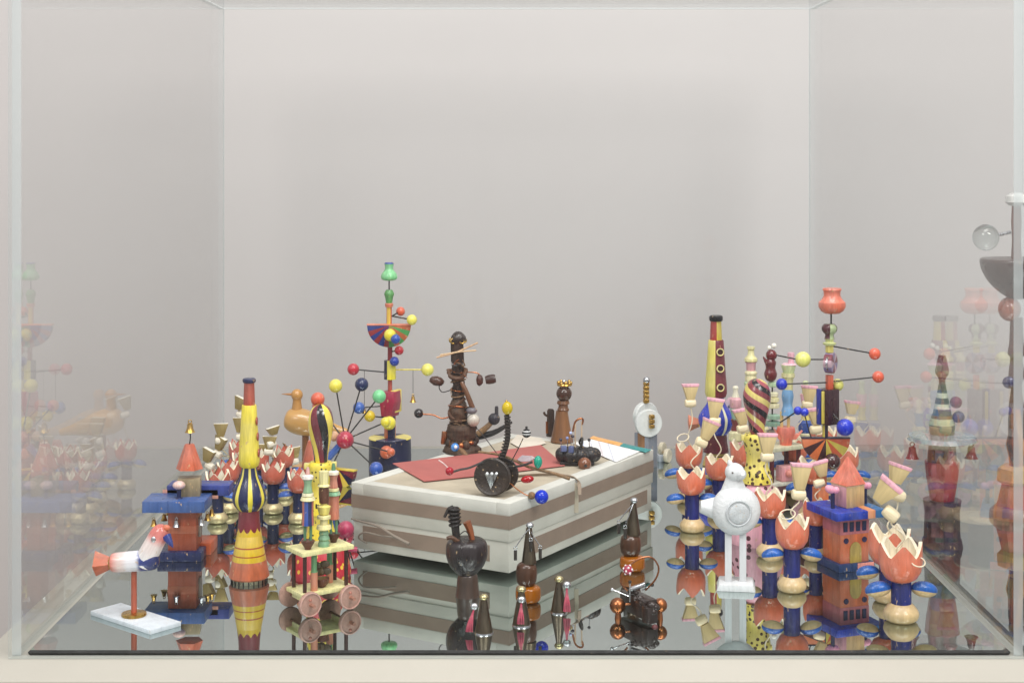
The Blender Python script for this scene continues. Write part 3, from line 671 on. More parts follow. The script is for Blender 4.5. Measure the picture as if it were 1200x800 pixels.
L_ = [(320, 601, 'red and cream tulip figure with gilt wedge right of the yellow bottle', [(316, 511, 15, 2, 315, 529, 4), (320, 500, 9, -10, 318, 520, 40)]),
      (255, 612, 'red and cream tulip figure just behind the blue roofed tower, its wedge leaning', [(244, 526, 15, 18, 246, 546, -30)]),
      (268, 600, 'red and cream tulip figure second behind the blue roofed tower, with an upright plain wedge', [(258, 511, 16, 20, 255, 532, -35), (259, 496, 15, 0, 258, 516, 5)]),
      (283, 588, 'red and cream tulip figure hidden mostly by the yellow bottle', [(281, 489, 17, 0, 282, 512, 8)]),
      (280, 572, 'red and cream tulip figure farthest back, with the highest gilt wedge', [(281, 465, 15, 16, 282, 486, -30)]),
      (302, 583, 'red and cream tulip figure between the yellow bottle and the wooden bird', [(304, 520, 14, 4, 305, 538, 20)]),
      (333, 580, 'red and cream tulip figure under the plain wooden bird', [(345, 524, 12, -10, 345, 540, 10)]),
      (350, 612, 'red and cream tulip figure beside the dotted club doll', [])]
for x, y, lb, hs in L_: tulip(x, y, lb, hs, side='left', ang=R(random.uniform(-25, 25)))

# ---- plain wooden bird
t = Thing('wooden_bird', 'plain varnished wooden bird with thin beak on a round leg', 'toy bird', 356, 547)
pine = wood('#c99a5a', 0.28, 0.4, 0.18, 8)
t.lathe('foot', 358, [(543, 14), (544, 16), (547, 16)], pine)
t.lathe('leg', 358, [(508, 4), (545, 4)], wood('#8a5a36', 0.35))
t.spin('body', 340, 491, 0, [(-7, 2), (-5, 9), (0, 13), (10, 15.5), (24, 14.5), (40, 10), (56, 6), (68, 4.2), (70, 3)], pine, (0, R(103), 0), smooth=True)
t.lathe('neck', 348, [(464, 5.4), (470, 5), (478, 6.2), (486, 8)], wood('#b58448', 0.3, 0.3, 0.2, 8), smooth=True)
t.ball('head', 348, 462.5, 7, wood('#c08c4c', 0.28, 0.4, 0.2, 8))
t.spin('beak', 343, 462, 0, [(0, 1.9), (13, 0.3)], wood('#b07a44'), (0, R(-88), 0), n=12)

# ---- club dolls (striped club on dotted vase)
def club_doll(px, py, u, label, ccols, vase, skirt, ball=None, twist=4.0, fat=1.0, low=False):
    t = Thing('club_doll', label, 'toy doll', px, py)
    Y = lambda v_: py - v_ * u
    sp = [(Y(46), 18 * u), (Y(42), 24 * u), (Y(26), 31 * u), (Y(8), 36 * u), (Y(0), 35 * u)] if low else [(Y(75), 17 * u), (Y(66), 22 * u), (Y(48), 27 * u), (Y(26), 33 * u), (Y(8), 36 * u), (Y(0), 35 * u)]
    t.lathe('skirt', px, sp, skirt, smooth=True, n=36)
    if low: t.lathe('lower_vase', px, [(Y(76), 17.4 * u), (Y(66), 14 * u), (Y(58), 15.5 * u), (Y(46), 18.4 * u)], vase, smooth=True)
    vs_ = t.lathe('vase', px, [(Y(136), 13 * u * fat), (Y(131), 15 * u * fat), (Y(120), 14 * u * fat), (Y(106), 11.5 * u * fat), (Y(95), 12.5 * u * fat), (Y(86), 15.5 * u * fat), (Y(75), 18 * u * fat)], vase, smooth=True)
    for k in range(14):
        a = 2 * math.pi * k / 14
        t.rbox('vase_slit', px + 15.6 * u * fat * math.cos(a), Y(84), 15.6 * u * fat * math.sin(a), 1.0 * u, 1.8 * u, 10 * u, paint(BLACK, 0.5), a, 0.2, parent=vs_, rot=(0, R(0), a))
    t.rbox('vase_lug', px - 15 * u, Y(131), 0, 10 * u, 8 * u, 7 * u, paint('#e0d27c', 0.4), 0, 1)
    t.rbox('vase_lug', px + 15 * u, Y(133), 0, 8 * u, 8 * u, 6 * u, paint('#e0d27c', 0.4), 0, 1)
    t.lathe('club', px, [(Y(205), 0.5 * u * fat), (Y(204), 5 * u * fat), (Y(199), 11 * u * fat), (Y(190), 14.4 * u * fat), (Y(180), 15.2 * u * fat), (Y(165), 13 * u * fat), (Y(150), 9.6 * u * fat), (Y(136), 8 * u * fat)], stripes(ccols, 3 if len(ccols) == 3 else 2, twist, 0.1, rough=0.22, coat=0.5), smooth=True)
    if ball: t.ball('ball', px - 5, Y(209), 8.4 * u, paint(ball, 0.35), d=10)
    return t
club_doll(376, 674, 0.98, 'striped club doll on a dotted yellow vase and red dotted skirt behind the cart', ['#e9d24a', MAROON, '#1a181c'], dots('#e6cf3c', '#2a2420', 150, 0.22), dots('#b8323e', '#e2b84c', 95, 0.3), '#cf5f46', 6.0, low=True)
club_doll(887, 634, 0.93, 'spiral striped club doll on a spotted yellow vase and pink skirt', ['#dcc86a', '#7e3038', '#1a181c', '#a8525a'], dots('#dcca5c', '#4a3018', 120, 0.34), dots('#e8a8b8', '#5a2a36', 70, 0.28), None, 26.0, 1.15)

# ---- carts with stacked figures
def figure(t, x, y0, u, kind, d, P_):
    """a stacked turned figure, y0 = its boat bottom"""
    Y = lambda v_: y0 - v_ * u
    boat, leg, bodym, ring1, ring2, torso, hat, tip = P_
    t.lathe('boat', x, [(Y(11), 8.6 * u), (Y(8), 8 * u), (Y(2), 4.2 * u), (Y(0), 4 * u)], paint(boat, 0.4), d=d, n=20)
    for k in (-1, 1): t.lathe('figure_leg', x + 3.6 * u * k, [(Y(31), 1.9 * u), (Y(9), 1.7 * u)], paint(leg, 0.4), d=d, n=10)
    bo = t.lathe('figure_body', x, [(Y(60), 7.2 * u), (Y(45), 7.0 * u), (Y(30), 7.6 * u)], bodym, d=d, n=24)
    t.lathe('collar', x, [(Y(66), 4 * u), (Y(64.5), 8 * u), (Y(61), 9.4 * u), (Y(60), 8 * u)], paint(ring1, 0.4), d=d, n=24)
    t.lathe('collar', x, [(Y(70), 4 * u), (Y(69), 7 * u), (Y(66), 7.4 * u), (Y(65.5), 4 * u)], paint(ring2, 0.4), d=d, n=24)
    t.lathe('torso', x, [(Y(86), 6 * u), (Y(80), 4.6 * u), (Y(70), 6 * u)], paint(torso, 0.4), d=d, n=24, smooth=True)
    t.lathe('hat_brim', x, [(Y(92), 4 * u), (Y(90.5), 7 * u), (Y(87), 7.2 * u), (Y(86), 5 * u)], paint(hat, 0.4), d=d, n=24)
    t.lathe('hat_tip', x, [(Y(101), 1.6 * u), (Y(97), 2.4 * u), (Y(92), 2.8 * u)], paint(tip, 0.4), d=d, n=16)
t = Thing('toy_cart', 'two tier cream cart on pink wheels carrying stacked turned figures', 'toy cart', 375, 712)
ra = R(35); ca, sa = math.cos(ra), math.sin(ra)
def lp(a, b): return (375 + a * ca - b * sa, a * sa + b * ca)   # local (long, short) -> px offset x, depth d
plat = paint('#e6dfa2', 0.42)
t.rbox('lower_platform', 375, 688.5, 0, 68, 40, 4.5, plat, ra, 0.6)
t.rbox('upper_platform', 375, 641, 0, 68, 42, 5, plat, ra, 0.6)
for a in (-27, 27):
    for b in (-14, 14):
        x, d = lp(a, b); t.lathe('post', x, [(643.5, 2.3), (686.4, 2.3)], paint('#43241f', 0.4), d=d, n=14)
for a, b in ((-14, -12), (17, 8)):
    x, d = lp(a, b); t.lathe('column', x, [(643.5, 3.4), (664, 3.4), (664.2, 4.2), (686.4, 4.2)], bands([(0, '#c98468'), (0.5, '#6a9a6c')], 0.05, 2), d=d, n=16)
x, d = lp(0, -4); t.ball('propeller_hub', x, 668, 5, paint('#5b4a30', 0.5), d=d); 
for k in range(4): t.ball('propeller_blade', x + 7 * math.cos(k * 1.57 + .6), 664 + 6 * math.sin(k * 1.57 + .6), 6, paint('#4e4230', 0.5), d=d - 2, sq=(1, 0.35, 0.7))
t.lathe('cup', x, [(676, 9), (682, 8), (686.3, 4)], paint('#5a2f28', 0.45), d=d, n=20)
pinkw = wood('#b08a7c', 0.5, 0, 0.2, 30)
for b in (-1, 1):
    for a in (-26, 26):
        x, d = lp(a, b * 25); yy = 712 - 14.6
        wv = t.spin('wheel', x, yy, d, [(-2.2, 13.6), (-1.6, 14.4), (1.6, 14.4), (2.2, 13.6)], pinkw, (R(90), 0, ra), n=32)
        t.ring('wheel_rim', x + 2.4 * b * -sa, yy, d + 2.4 * b * ca, 13, 0.9, paint('#c49a8e', 0.5), (R(90), 0, ra), parent=wv)
        x2, d2 = lp(a, b * 31); t.spin('hub_pin', x2, yy, d2, [(-5, 2.4), (5, 2.1)], paint('#b07a66', 0.45), (R(90), 0, ra), n=12)
        t.ball('rivet', x2 - 2, yy - 7, 2, paint('#a86c5c', 0.45), d=d2 + 3 * b)
for a in (-26, 26):
    x, d = lp(a, 0); t.spin('axle', x, 712 - 14.6, d, [(-24, 1.6), (24, 1.6)], paint('#7a5a4a', 0.5), (R(90), 0, ra), n=10)
    t.rbox('axle_block', x, 694, d, 6, 30, 7, plat, ra, 0.5)
x, d = lp(-20, -8); figure(t, x, 638.5, 0.94, 0, d, ('#5a2f28', '#5d8a66', stripes(['#3a58a8', '#23305f', '#b86a5c'], 3, 0, 0), '#e9e2b0', '#ece6c4', '#8fb28c', '#efe8e0', '#d9a8a0'))
x, d = lp(20, 4); figure(t, x, 638.5, 0.92, 0, d, ('#4a2620', '#6a9a76', paint('#cf7f66', 0.4), '#8dbd98', '#e9e2a6', '#d08a74', '#efe3cf', '#5d8a66'))
x, d = lp(2, -6)
t.lathe('spool', x, [(620, 3), (619.9, 5), (624, 6), (625, 5), (630, 7), (632, 5.5), (635, 7), (638.5, 7)], paint('#7ba582', 0.4), d=d, n=22)
t.lathe('spool', x, [(602, 6), (603, 8), (606, 8), (607, 4.5), (613, 4.5), (614, 8), (618, 9), (620, 5)], paint('#e6dca0', 0.4), d=d, n=22)
t.lathe('spool', x, [(586, 4), (590, 4), (592, 8), (601, 6), (602, 4)], paint('#e9d873', 0.4), d=d, n=22)
t.lathe('barrel', x, [(567, 5.4), (577, 6.2), (588, 5.4)], paint('#5f3a2a', 0.42), d=d, n=20)
t.lathe('crown', x, [(551, 5.8), (566, 5), (568, 7.6), (569, 7)], paint('#ece3a4', 0.4), d=d, n=8, angle=10)

# ---- right cart, seen between the tulips
t = Thing('toy_cart', 'cream platform cart with maroon posts and a blue bodied figure in a coral boat', 'toy cart', 915, 585)
t.rbox('lower_platform', 915, 563, 0, 52, 34, 4, paint('#d9d6c6', 0.45), R(30), 0.5)
t.rbox('upper_platform', 912, 523, 0, 54, 34, 4.5, paint('#d8d6b6', 0.45), R(30), 0.5)
for a, b in ((-20, -11), (20, -11), (-20, 11), (20, 11)):
    x, d = 913 + a * .866 - b * .5, a * .5 + b * .866
    t.rbox('post', x, 543, d, 4, 4, 37, paint('#5e1a22', 0.35), R(30), 0.4)
    wv = t.spin('wheel', x, 585 - 10.5, d + (-8 if b < 0 else 8), [(-1.6, 9.6), (-1.2, 10.4), (1.2, 10.4), (1.6, 9.6)], paint('#dca0aa', 0.45), (R(90), 0, R(30)), n=24)
    t.spin('hub_pin', x, 585 - 10.5, d + (-10 if b < 0 else 10), [(-2, 1.8), (2, 1.8)], paint('#c07a76', 0.45), (R(90), 0, R(30)), n=10)
t.rbox('pink_block', 920, 552, -8, 20, 14, 17, paint('#e3a0a4', 0.45), R(20), 0.6)
t.ball('pink_knob', 922, 551, 4.5, paint('#d98a7c', 0.4), d=-17)
t.lathe('boat', 921, [(500, 10), (505, 11), (513, 8), (520.8, 7)], paint('#e0735f', 0.35), d=0)
t.prism('boat_prow', [(906, 500), (912, 508), (936, 508), (940, 504), (932, 514), (912, 514)], 9, paint('#e8836e', 0.35))
for x in (916, 924): t.lathe('figure_leg', x, [(482, 2), (506, 1.8)], paint('#ddc07c', 0.4), n=10)
t.lathe('figure_body', 923, [(456, 5.6), (464, 7), (474, 5.6), (480, 7), (486, 8)], paint('#6f9fcb', 0.4), smooth=True)
t.lathe('torso', 923.5, [(437, 7.6), (441, 8), (444, 6), (457, 5.4)], paint('#d6cf96', 0.4))
t.lathe('collar', 924, [(427, 8.4), (430, 8.2), (437, 6.2)], paint('#c9d3a0', 0.4))
t.lathe('hat_brim', 925, [(425.5, 7), (427, 8.8), (427.6, 8)], paint('#efc4cc', 0.4))
t.lathe('hat_tip', 927, [(413, 3.8), (417, 4.2), (420, 3), (426, 4)], paint('#eab2c0', 0.4))

t = Thing('stacked_figure', 'cream and pink stacked turned figure behind the spiral club', 'toy figure', 880, 570)
t.lathe('foot', 880, [(560, 10), (570, 12)], paint('#e4dca8', 0.4))
t.lathe('stick', 880, [(470, 3), (560, 3)], paint('#d9cfae', 0.5), n=14)
t.lathe('flask', 880, [(406, 4.4), (408.5, 4.6), (410, 3.4), (416, 4), (420, 7.6), (423, 7.8), (424, 5)], paint('#e2dba0', 0.4))
t.lathe('pink_spool', 880, [(424, 7), (426, 5.6), (433, 5.4), (436, 4)], paint('#eab0b8', 0.4))
t.lathe('cream_spool', 880, [(434, 5), (436, 7.4), (438, 7.4), (439, 6), (442, 7), (446, 7), (447, 5)], paint('#e6deb0', 0.4))
t.lathe('green_spool', 880, [(446, 6), (448, 8), (456, 7), (466, 6), (472, 3)], paint('#bcd0a4', 0.4))

def stack(px, py, top, cols, label):
    t = Thing('stacked_figure', label, 'toy figure', px, py)
    n_ = len(cols); h_ = (py - top) / n_
    for k, c in enumerate(cols):
        y0 = py - k * h_; w_ = 9.5 - 0.45 * k
        if k == n_ - 1: pr = [(top, 2.2), (top + 2, 3.6), (top + h_ * 0.5, 2.6), (y0, 4.6)]
        elif k % 3 == 0: pr = [(y0 - h_, w_ * 0.6), (y0 - h_ * 0.8, w_), (y0 - h_ * 0.2, w_ * 1.05), (y0, w_ * 0.8)]
        elif k % 3 == 1: pr = [(y0 - h_, w_ * 0.75), (y0 - h_ * 0.5, w_ * 0.5), (y0, w_ * 0.7)]
        else: pr = [(y0 - h_, w_ * 0.8), (y0 - h_ * 0.9, w_ * 0.9), (y0, w_ * 0.55)]
        t.lathe('turned_piece', px, pr, paint(c, 0.4), n=22)
    return t
stack(862, 556, 452, ['#d9d0b0', '#6f9fcb', '#eab0b8', '#e6deb0', '#7a3030', '#9fc0aa', '#eab0b8', '#efe8d0'], 'pink, cream and blue stacked figure between the tall bottle and the spiral club')
stack(944, 552, 446, ['#cfd3b0', '#eab0b8', '#e6deb0', '#3a58a8', '#e9d873', '#eab0b8', '#c9d3a0'], 'pastel stacked figure with a blue waist beside the pot topped tower')
stack(893, 560, 468, ['#8fb2a0', '#e6deb0', '#c9747c', '#e6deb0', '#6f9fcb', '#efe8d0'], 'short green footed stacked figure beside the dark red bird head')
t = Thing('bird_totem', 'dark red carved bird head on a wire strung with cream and green discs', 'toy figure', 905, 575)
t.lathe('foot', 905, [(562, 10), (574.9, 12)], paint('#cfd3b0', 0.4))
t.lathe('wire_rod', 905, [(445, 0.9), (563, 0.9)], wirem, n=8)
t.lathe('bird_body', 903, [(419, 3), (424, 6.5), (431, 5.6), (438, 7.6), (444, 6), (446.5, 3.4)], paint('#6b1a20', 0.22, coat=0.5), smooth=True)
t.ball('bird_head', 904, 416, 6.6, paint('#6b1a20', 0.2, coat=0.5))
t.spin('bird_tail', 898, 424, 0, [(0, 2.4), (7, 0.8)], paint('#6b1a20', 0.25), (0, R(-30), 0), n=10)
t.ball('pearl', 907, 405, 3.2, paint('#efece0', 0.15, coat=0.6)); t.ball('pearl', 901.5, 407.5, 2.6, paint('#efece0', 0.15, coat=0.6))
for y, r, c in ((450, 6, '#bcd6b0'), (462, 6, '#e8e2c0'), (468, 7, '#e6dfae'), (475, 7.4, '#e8e2bc'), (488, 8.6, '#9fc0aa'), (496, 9.4, '#8fb2a0'), (506, 7.6, '#9c8d84')):
    t.lathe('disc', 906, [(y - 3, r * 0.6), (y - 2, r), (y + 2, r), (y + 3, r * 0.7)], paint(c, 0.4), n=22)

# ---- ball-armed towers
def ball_arm(t, x0, y0, d0, x1, y1, d1, r, col, wire='#1e1c1c', name='ball'):
    t.tube('arm_wire', [(x0, y0, d0), (x1, y1, d1)], 0.85, paint(wire, 0.4), curve=False)
    return t.ball(name, x1, y1, r, paint(col, 0.28, 0.08, 0.08, coat=0.35), d=d1)
def half_disc(t, cx, cy, r, d, cols, rim, yaw=0.0, rep=9):
    pts = [(cx + r * math.cos(a), cy + r * math.sin(a)) for a in [math.pi * k / 24 for k in range(25)]]
    o = t.prism('half_disc', pts, 7, stripes(cols, rep, 0, 0.0, 'y', 0.35), cx=cx, cy=cy, d=d, rot=(0, 0, yaw), bev=0.4)
    t.rbox('half_disc_rim', cx, cy - 0.8, d, 2 * r + 1, 8, 1.6, paint(rim, 0.4), yaw, 0.2, parent=o)
    return o
t = Thing('ball_tower', 'tall tower with green lamp cap, striped half disc and coloured balls on wires', 'toy tower', 457, 540)
t.lathe('drum', 457, [(513, 24.5), (540, 25)], paint('#1c1f3e', 0.35), n=40)
t.lathe('drum_top', 457, [(512, 24.6), (513, 25)], stripes(['#e8d66a', '#23264a'], 2, 0, 0.2), n=40)
t.lathe('post', 457, [(487, 6.8), (512.4, 6.8)], stripes(['#c06446', '#23264a'], 2, 0, 0.1))
t.ball('ball', 457, 493, 8, paint('#e9da4c', 0.3, coat=0.3), d=-14); t.ball('ball', 455, 524.5, 7.6, paint('#cf6a4a', 0.3, coat=0.3), d=-26)
bk = t.prism('waist_block', [(449, 458), (466, 458), (467, 470), (464, 487), (450, 487), (448, 472)], 18, paint('#a02c46', 0.35), bev=0.8, rot=(0, 0, R(-25)))
t.rbox('waist_side', 464, 470, 3, 6, 16, 26, paint('#e6cf62', 0.4), R(-25), 0.6, parent=bk)
t.lathe('post', 457, [(443, 2.6), (459, 2.6)], paint('#b04a3c', 0.4), n=14)
t.lathe('spool', 457, [(422, 7), (444, 7)], stripes(['#1c1f3e', '#7a2434', '#1c1f3e', '#e6d84a'], 1, 0, 0.02, widths=[1, 0.8, 1, 1.2]))
t.lathe('post', 457, [(404, 2.8), (422.5, 2.8)], paint('#86202a', 0.35), n=14)
half_disc(t, 456, 381, 25.5, 0, ['#27377e'] * 12 + ['#27377e', '#8c2a30'] * 3 + ['#4f9a55', '#b8623a'] * 3, '#e58a70', 0, 1)
t.lathe('post', 456, [(358, 3.2), (381, 3.2)], stripes(['#c8623a', '#e2b83c'], 2, 0, 0.3), n=16)
t.lathe('collar', 456, [(355, 4), (356, 5), (359.5, 4.6)], paint('#d07a60', 0.4))
t.lathe('cap_bulb', 456, [(339.5, 3.6), (344, 5.8), (349, 4.6), (355, 3.6)], paint('#5e9a58', 0.35), smooth=True)
t.lathe('wire_rod', 456, [(327, 0.8), (340, 0.8)], wirem, n=8)
lp_ = t.lathe('lamp_cap', 456, [(309, 5.6), (312, 5.0), (316, 5.2), (320, 8.4), (324, 9.8), (327, 9), (328.5, 6)], paint('#86cf92', 0.3, coat=0.3), smooth=True)
t.lathe('cap_lid', 456, [(307.6, 5), (309.2, 5.6)], paint('#3d4f9c', 0.35), parent=lp_)
ball_arm(t, 458, 371, 0, 468.5, 366, 12, 5.4, '#d8694e'); ball_arm(t, 458, 370, 0, 483, 374, -6, 6.2, '#e8de66')
ball_arm(t, 457, 388, 0, 458, 391, -12, 7.2, '#e6d64a'); ball_arm(t, 457, 392, 0, 465, 395, -18, 5.6, '#3553a6')
ball_arm(t, 457, 412, 0, 468, 410, -4, 5.4, '#b8303c'); ball_arm(t, 457, 420, 0, 463, 422, -10, 5.6, '#253c98')
ball_arm(t, 452, 436, 0, 414, 432.5, 0, 7, '#c03644'); ball_arm(t, 462, 433, 0, 501, 433, 0, 7.4, '#e8df70', '#e0cf5a')
t.tube('bell_thread', [(484, 434, 0), (484, 464, 0)], 0.3, wirem, curve=False); bell(t, 484, 471, 0, 3.2, brass)
ball_arm(t, 455, 475, 0, 421, 477, -4, 7, '#3f62ac'); ball_arm(t, 452, 489, 0, 434, 486, -8, 6.6, '#d2b62e')
t.tube('bell_thread', [(427, 433, 0), (427, 478, 0)], 0.3, wirem, curve=False); bell(t, 427, 484, 0, 2.4, brass)

t = Thing('pinwheel_toy', 'red hub on a slanting blue stick with coloured balls radiating on black rods', 'toy pinwheel', 372, 570)
t.lathe('foot', 372, [(560, 20), (570, 22)], paint('#b8503a', 0.4))
t.lathe('cone_body', 368, [(516, 7), (530, 11), (548, 15), (561, 17)], paint('#c4603f', 0.4), smooth=True)
half_disc(t, 398, 551, 22, 6, ['#e6cc4c', '#1c1f3e', '#7a2230'], '#e6cc4c', R(-30), 5)
t.tube('blue_stick', [(374, 548, 0), (403, 516, -4)], 4, paint('#3f62ac', 0.4), n=14, curve=False)
t.ball('hub', 405, 514, 10.4, paint('#b8354c', 0.28, coat=0.4), d=-6)
for x, y, r, c, dd in ((394, 451, 8, '#e9db5c', -6), (424, 450, 8, '#1f2a52', -2), (445, 463, 8, '#7ccf92', -8), (442, 546, 8, '#3a5cb0', -14), (372, 476, 7, '#d06a50', 6), (382, 560, 7, '#e4c84a', 4), (458, 530, 5, '#d06a4a', 2)):
    dx, dy_ = x - 405, y - 514; L = math.hypot(dx, dy_)
    t.tube('rod', [(405 + dx / L * 8, 514 + dy_ / L * 8, -6), (x, y, dd)], 0.85, wirem, curve=False)
    t.ball('ball', x, y, r, paint(c, 0.28, 0.08, 0.08, coat=0.35), d=dd)
t.tube('rod', [(412, 511, -6), (452, 494, -2)], 0.85, wirem, curve=False)
t.ball('ball', 452, 494, 6, paint('#e9da4c', 0.28, coat=0.3), d=-2)
t.ball('hub_back', 391, 512, 6, paint('#e2b28c', 0.4), d=6)

t = Thing('ball_tower', 'tall tower with coral pot on top, striped half disc and balls on wires', 'toy tower', 970, 633)
t.lathe('drum', 966, [(607, 31), (612, 31.5), (633, 32)], wood('#4a2c22', 0.4, 0.2, 0.3), n=40)
t.lathe('drum_top', 966, [(605, 30.5), (607.4, 31.4)], paint('#e2cfa6', 0.45), n=40)
t.rbox('post', 961, 588, -2, 14, 14, 36, paint('#cf7142', 0.4), R(20), 0.6)
half_disc(t, 967, 513, 28, -2, ['#cf7040'] * 8 + ['#cf7040', '#3a1a1e', '#cf7040', '#3a1a1e', '#c9b64a', '#c2552f', '#c9b64a', '#c2552f'], '#241a34', R(0), 1)
t.ball('ball', 972, 537, 9.4, paint('#3f1a1c', 0.15, coat=0.6), d=-16)
t.tube('arm_wire', [(967, 532, 0), (972, 537, -16)], 1.2, wirem, curve=False)
t.rbox('post', 964, 541, 6, 9, 9, 60, paint('#c66a3c', 0.4), R(15), 0.5)
t.lathe('post', 967, [(496, 3.4), (514, 3.4)], stripes(['#d8c24c', '#241a34'], 2, 0, 0.1), n=16)
bk = t.rbox('block', 970, 476, 0, 19, 19, 41, paint('#3a1620', 0.3), R(38), 0.6)
t.rbox('block_side', 965.5, 476, -6.6, 11, 1.6, 38, paint('#d9c75e', 0.4), R(38), 0.3, parent=bk)
t.rbox('block_edge', 959.2, 476, -3, 1.6, 6, 41.4, paint('#2a3596', 0.35), R(38), 0.3, parent=bk)
t.rbox('post', 972, 448, 0, 7, 7, 18, paint('#cf5f42', 0.35), R(20), 0.5)
t.spin('wheel_ring', 973, 425, 0, [(-5, 11.5), (-4.4, 12.2), (4.4, 12.2), (5, 11.5)], stripes(['#7a3a48', '#c0a0ac', '#8a7aa0'], 3, 0, 0), (R(90), 0, R(60)), n=28)
t.spin('wheel_face', 970, 425, -5.2, [(-1, 8.6), (1, 8.6)], silver, (R(90), 0, R(60)), n=28)
t.rbox('post', 972, 406, 0, 7, 7, 14, paint('#e0d27a', 0.4), R(20), 0.5)
t.lathe('collar', 972, [(396, 6), (400, 4), (401.6, 8), (404, 7)], paint('#c9cf92', 0.4))
t.lathe('cap_bulb', 972, [(379.5, 6), (383, 9), (388, 8.4), (392, 5), (397, 6)], stripes(['#3f1a22', '#52242c', '#a8b88a'], 2, 0, 0.2), smooth=True)
t.lathe('wire_rod', 974, [(366, 1), (380, 1)], wirem, n=8)
t.lathe('pot', 975, [(337.6, 10.6), (339.5, 11.2), (341, 10), (346, 9.6), (350, 11.5), (354, 15.6), (359, 16), (364, 13.4), (367, 9)], paint('#e0765c', 0.3, coat=0.3))
ball_arm(t, 973, 405, 0, 1026, 415, 4, 7, '#e2664c'); ball_arm(t, 973, 447, 0, 1030, 442, 4, 7, '#e0664c')
ball_arm(t, 967, 421, 0, 941, 421, 0, 9.2, '#dfe07c'); t.tube('arm_wire', [(934, 421, 0), (910, 416, 0)], 0.85, wirem, curve=False)
ball_arm(t, 969, 448, 0, 916, 450, 0, 6.8, COBALT); ball_arm(t, 974, 452, 0, 983, 452, 8, 7.4, '#dcd878')
ball_arm(t, 972, 480, -4, 986, 497, -20, 10, '#1c33c4'); ball_arm(t, 915, 496, 6, 935, 481, 0, 5, '#1c33c4'); t.ball('ball', 942, 482, 5, paint('#1c33c4', 0.2, coat=0.5), d=-4)
t.tube('arm_wire', [(942, 484, -4), (952, 515, 0), (965, 520, 0)], 0.7, wirem)

# ---- castle
t = Thing('toy_castle', 'orange toy castle with arched door, blue square roof and coral pyramid', 'toy castle', 991, 663)
th2 = R(20)
cb = t.rbox('castle_body', 991, 632, 0, 38, 38, 62, paint('#d6754f', 0.42, 0.13, 0.3), th2, 0.5)
th2 = R(20)
ax, ad = math.cos(th2), math.sin(th2); nx, nd = math.sin(th2), -math.cos(th2)
cb.rotation_euler = (0, 0, th2)
def face(a, out): return (991 + ax * a + nx * out, ad * a + nd * out)
bs = t.rbox('base_slab', 991, 658.4, 0, 48, 48, 9, paint('#1d3a6c', 0.35), th2, 0.5)
x, d = face(12, 20); t.rbox('base_front', x, 658.2, d, 22, 9, 8.6, paint('#dd8c80', 0.42), th2, 0.4, parent=bs)
t.rbox('upper_band', 991, 611, 0, 38.8, 38.8, 20, paint('#c9747c', 0.45), th2, 0.5, parent=cb)
for a in (-12.6, -4.2, 4.2, 12.6):
    x, d = face(a, 19.5); t.rbox('window', x, 612, d, 5.4, 1.4, 11, paint('#1f2450', 0.4), th2, 0.2, parent=cb)
for a in (-11.5, 13.0):
    x, d = face(a, 19.1); t.spin('round_window', x, 628, d, [(-0.8, 3.2), (0.8, 3.2)], paint('#2a2450', 0.4), (R(90), 0, th2), n=18, parent=cb)
x, d = face(1, 19.2)
arch = [(x - 7.6, 660), (x + 7.6, 660)] + [(x + 7.6 * math.cos(q), 640 - 10 * math.sin(q)) for q in [math.pi * k / 14 for k in range(15)]]
t.prism('arched_door', arch, 1.6, paint('#b59a4c', 0.5), cx=x, cy=645, d=d, rot=(0, 0, th2), parent=cb)
rf = t.rbox('roof_slab', 991, 596.5, 0, 66, 66, 9, paint('#1f3fb4', 0.36, 0.28, 0.35), th2, 0.6)
x, d = face(14, 0); t.rbox('roof_strip', x, 596.2, d, 10, 66.6, 9.4, paint('#dd9468', 0.4), th2, 0.3, parent=rf)
x, d = face(26.2, 0); t.rbox('roof_wing', x, 596.3, d, 14.2, 66.4, 9.2, paint('#17629c', 0.33), th2, 0.5, parent=rf)
ck = t.rbox('keep', 994, 579.5, 2, 27, 27, 25, paint('#d3b07e', 0.45), R(30), 0.5)
x, d = 994 - 13.7 * math.cos(R(30)), 2 - 13.7 * math.sin(R(30)); t.rbox('keep_side', x, 579.5, d, 1.2, 25, 23.5, paint('#cf9aa2', 0.45), R(30), 0.2, parent=ck)
t.lathe('keep_roof', 994, [(535, 1), (566, 20.6)], paint('#e27a62', 0.4), d=2, n=4, rot=(0, 0, R(30 + 45)), angle=10)
t.lathe('keep_eave', 994, [(566, 18.8), (568, 19.4)], paint('#e0bf96', 0.45), d=2, n=4, rot=(0, 0, R(30 + 45)), angle=10)
for px_, dd in ((973, -14), (1016, 10)):
    t.lathe('petal_post', px_, [(571, 2.4), (592.3, 2.4)], paint('#1c2450', 0.4), d=dd, n=12)
    t.ball('petal', px_ - 3, 570, 6, paint('#eaa0b8', 0.35, coat=0.2), d=dd, sq=(1.1, 0.7, 0.8), rot=(0, R(25), 0))
    t.ball('petal', px_ + 3.4, 571, 4.6, paint('#eaa0b8', 0.35, coat=0.2), d=dd, sq=(1.0, 0.8, 0.9), rot=(0, R(-25), 0))

